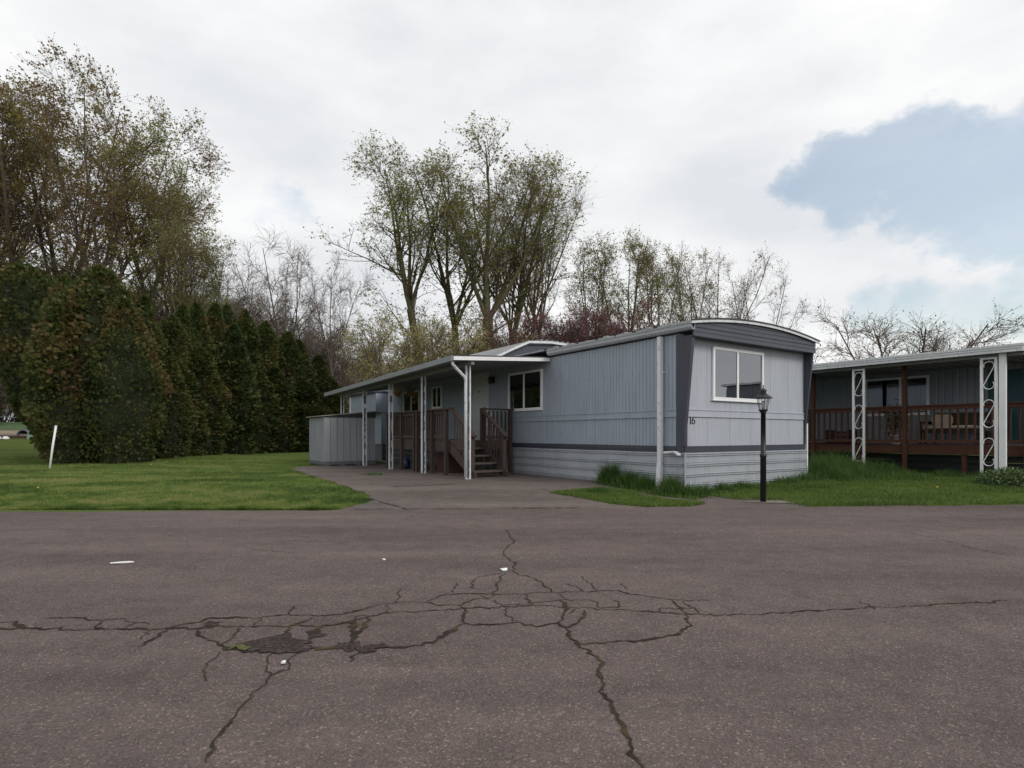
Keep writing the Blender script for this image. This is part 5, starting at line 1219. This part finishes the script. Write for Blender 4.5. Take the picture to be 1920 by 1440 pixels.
# tall tufts: one object for each clump
def tuft(u, t, r, n, h, seed, label, lean=.55):
    rg = np.random.default_rng(seed); c = HF(u, t); q = rg.normal(0, r, (n, 2)); x = c.x+q[:, 0]; y = c.y+q[:, 1]*.8
    uu, tt = toUT(x, y); k = ~((uu > -.05) & (uu < 4.1) & (tt > -.05)); x, y = x[k], y[k]; d = np.hypot(q[k, 0], q[k, 1])/r
    hh = 1.25*h*np.clip(1.1-.28*d, .3, 1.1)*rg.uniform(.5, 1.1, len(x))
    o = blades(np.stack([x, y, base_h(x, y)], 1), hh, .010, lean, seed+1, 'tall_grass', 'tallblade', True, label=label)
for i, (u, t, r, n, h) in enumerate([(-.20, 1.75, .13, 900, .50), (-.22, 1.2, .16, 900, .36), (-.22, .75, .14, 700, .34), (-.22, .12, .15, 800, .40), (-.1, -.25, .14, 500, .26), (.3, -.2, .13, 400, .22), (.9, -.2, .13, 400, .22), (1.5, -.18, .13, 300, .20)]):
    tuft(u, t, r, n, h, 300+5*i, 'tall grass tuft growing against the skirting of the grey home')
for i, (u, t, r, n, h) in enumerate([(4.5, -.2, .28, 1400, .55), (5.0, .0, .30, 1500, .62), (5.5, .05, .30, 1500, .58), (6.0, -.0, .30, 1300, .48), (6.6, -.2, .28, 1100, .42), (7.1, -.4, .25, 900, .36), (4.3, -.6, .25, 900, .34), (5.2, -.6, .3, 900, .34), (6.2, -1.2, .35, 700, .24), (7.2, -1.6, .3, 600, .24), (7.3, -2.4, .3, 700, .28), (7.0, -2.9, .3, 600, .26), (3.6, -.3, .2, 500, .26), (2.9, -.3, .2, 400, .22)]):
    tuft(u, t, r, n, h, 400+5*i, 'long unmown grass clump in front of the porch next door')
g_ = G(1122, 928); uu, tt = toUT(g_.x, g_.y); tuft(uu, tt, .14, 600, .17, 500, 'thick grass tuft on the island beside the driveway')
g_ = G(700, 892); uu, tt = toUT(g_.x, g_.y); tuft(uu, tt, .16, 260, .10, 505, 'small weed tuft growing through the driveway asphalt')
# leafy shrub at the porch corner
gp = G(1893, 913); b = thing('leafy_shrub', 'low pale-leaved shrub at the foot of the white porch post', 'shrub', gp)
rg = np.random.default_rng(88); n = 3500; P = nrm(rg.normal(0, 1, (n, 3)))*np.array([.62, .45, .36])*rg.uniform(.6, 1.05, (n, 1)); P[:, 2] = np.abs(P[:, 2])+.03
d = nrm(rg.normal(0, 1, (n, 3))); e = nrm(np.cross(d, rg.normal(0, 1, (n, 3))))
link('foliage', np_mesh('foliage', np.stack([P-d*.026, P+e*.014, P+d*.026, P-e*.014], 1).reshape(-1, 3), [np.arange(4*n).reshape(-1, 4)], [MAT['leaf_shrub']], tint=np.repeat(np.clip(rg.normal(.45, .28, n), 0, 1), 4)), b)
st_ = MB()
for k in range(9): a = k*.7; st_.tube([(.05*math.cos(a), .05*math.sin(a), 0), (.3*math.cos(a), .22*math.sin(a), .25)], [.01, .005], 5)
part('stem', st_, 'bark', b, (0,0,0))
# dandelions
for i, (px, py) in enumerate([(183, 866), (189, 868), (176, 869), (283, 876), (297, 868), (312, 870), (400, 876), (71, 922), (1757, 921), (345, 871)]):
    p = G(px, py); d = thing('dandelion', 'yellow dandelion flower in the lawn grass', 'flower', p, 0, 'dandelions in the grass')
    part('stalk', MB().tube([(0, 0, 0), (.006, 0, .075)], .003, 4), 'moss', d, (0,0,0)); part('flower_head', MB().lathe([(.006, .07), (.018, .078), (.020, .085), (.008, .092)], 10), 'yellow', d, (0,0,0))

# ------------------------------------------------------------------ stake, fence and the yard pile far off
sb_ = G(92, 879); Ys = sb_.y; tip = Vector(((102.5-960)/F*Ys, Ys+.05, zat(799, Ys)))
k_ = thing('stake', 'thin white plastic stake leaning in the lawn beside the arborvitae', 'stake', sb_)
part('pipe', MB().tube([(0, 0, -.15), tuple((tip-sb_)*.5), tuple(tip-sb_)], .030, 10), 'pvc', k_, (0,0,0), True)
part('cap', MB().tube([tuple((tip-sb_)*.995), tuple((tip-sb_)*1.015)], .034, 10), 'pvc', k_, (0,0,0))
FY = 43.
fz0 = at(30, FY)
fe = thing('wire_fence', 'grey pipe-railed wire fence before the brush', 'fence', fz0)
for px in (-60, 50, 160, 270, 380, 490, 600, 710):
    q = at(px, FY)-fz0; part('post', MB().tube([(q.x, q.y, q.z-.2), (q.x, q.y, q.z+2.6 if px == 50 else q.z+1.75)], .045, 8), 'galv', fe, (0,0,0))
a, b = at(-60, FY)-fz0, at(710, FY)-fz0
part('top_rail', MB().tube([(a.x, a.y-.06, a.z+1.5), (b.x, b.y-.06, b.z+1.5)], .035, 6), 'galv', fe, (0,0,0))
for z in (.3, .7, 1.1): part('wire', MB().tube([(a.x, a.y-.05, a.z+z), (b.x, b.y-.05, b.z+z)], .006, 4), 'galv', fe, (0,0,0))
YB = 41.
bb = at(45, YB); bt = thing('boat', 'upturned green boat hull lying on timbers by the fence', 'boat', bb+Vector((0, 0, .38)), -.06)
def hull(z0, z1, l, w):
    m = MB(); K = 15; S = 9; vs = []
    for k in range(K):
        f = -1+2*k/(K-1); ww = w*max(.04, (1-abs(f)**3.2)); hz_ = (z1-z0)*(.65+.35*(1-f*f))
        for s in range(S):
            a = math.pi*s/(S-1); vs.append((f*l, math.cos(a)*ww, z0+math.sin(a)**.7*hz_))
    m.add(vs, [(k*S+s, k*S+s+1, (k+1)*S+s+1, (k+1)*S+s) for k in range(K-1) for s in range(S-1)]+[tuple(range(S)), tuple(reversed(range((K-1)*S, K*S)))]); return m
part('hull', hull(0, .62, 2.6, .75), 'boat', bt, (0,0,0), True)
part('gunwale', MB().box(-2.45, 2.45, -.80, -.74, -.03, .06), 'timber', bt, (0,0,0)); part('gunwale', MB().box(-2.45, 2.45, .74, .80, -.03, .06), 'timber', bt, (0,0,0))
part('keel', MB().box(-2.3, 2.3, -.03, .03, .56, .66), 'boat', bt, (0,0,0))
for i, (px, Y, z, l, lab, mat, r) in enumerate([(60, 39.6, .30, 2.4, 'long pale timber lying in front of the boat', 'timber', .10), (20, 39.2, .12, 2.2, 'weathered grey timber lying at the foot of the yard pile', 'greytimber', .14), (70, 39.0, .14, 1.2, 'short grey timber beside the utility box', 'greytimber', .13), (5, 38.6, .10, 1.4, 'rust-brown timber offcut at the lawn edge', 'rustred', .10)]):
    p = at(px, Y); o = tag(part('timber', MB().box(-l, l, -r*.7, r*.7, 0, 2*r), mat, None, (0,0,0)), lab, 'timber'); o.location = (p.x, p.y, p.z+z-r); o.rotation_euler = (0, .01*i, .05*(i-1))
for px, Y, lab in ((8, 40.4, 'timber block propping the boat stern by the fence'), (88, 40.4, 'timber block propping the boat bow near the hedge')):
    p = at(px, Y); o = tag(part('timber_block', MB().box(-.2, .2, -.5, .9, -.05, .34), 'greytimber', None, (0,0,0)), lab, 'timber'); o.location = p
p = at(40, 38.7); o = tag(part('culvert_pipe', MB().lathe([(.42, -.9), (.42, .9), (.36, .9), (.36, -.88)], 20), 'pipe', None, (0,0,0)), 'dark round culvert pipe lying on the yard pile', 'pipe'); o.location = (p.x, p.y+.9, p.z+.18); o.rotation_euler = (R(90), 0, .1)
p = at(60, 38.); o = tag(part('utility_box', MB().hexa([(-.19, -.17, -.05), (.19, -.17, -.05), (.19, .17, -.05), (-.19, .17, -.05)], [(-.17, -.15, .45), (.17, -.15, .45), (.17, .15, .45), (-.17, .15, .45)]).box(-.19, .19, -.17, .17, .451, .52), 'utility', None, (0,0,0)), 'pale green utility box on the lawn by the fence post', 'utility box'); o.location = p
for i, (px, w) in enumerate([(11, .20), (-2, .14), (86, .13)]):
    p = at(px, 37.8); rg = random.Random(i); m = MB(); m.lathe([(w*.7, 0), (w, .05), (w*.8, .14), (w*.3, .18)], 7); o = tag(part('rock', m, 'litter', None, (0,0,0)), 'pale rock lying at the far lawn edge by the yard pile', 'rock', 'pale rocks at the lawn edge'); o.location = p; o.rotation_euler = (.1, .2, i)
print('TRIS', TRIS[0])
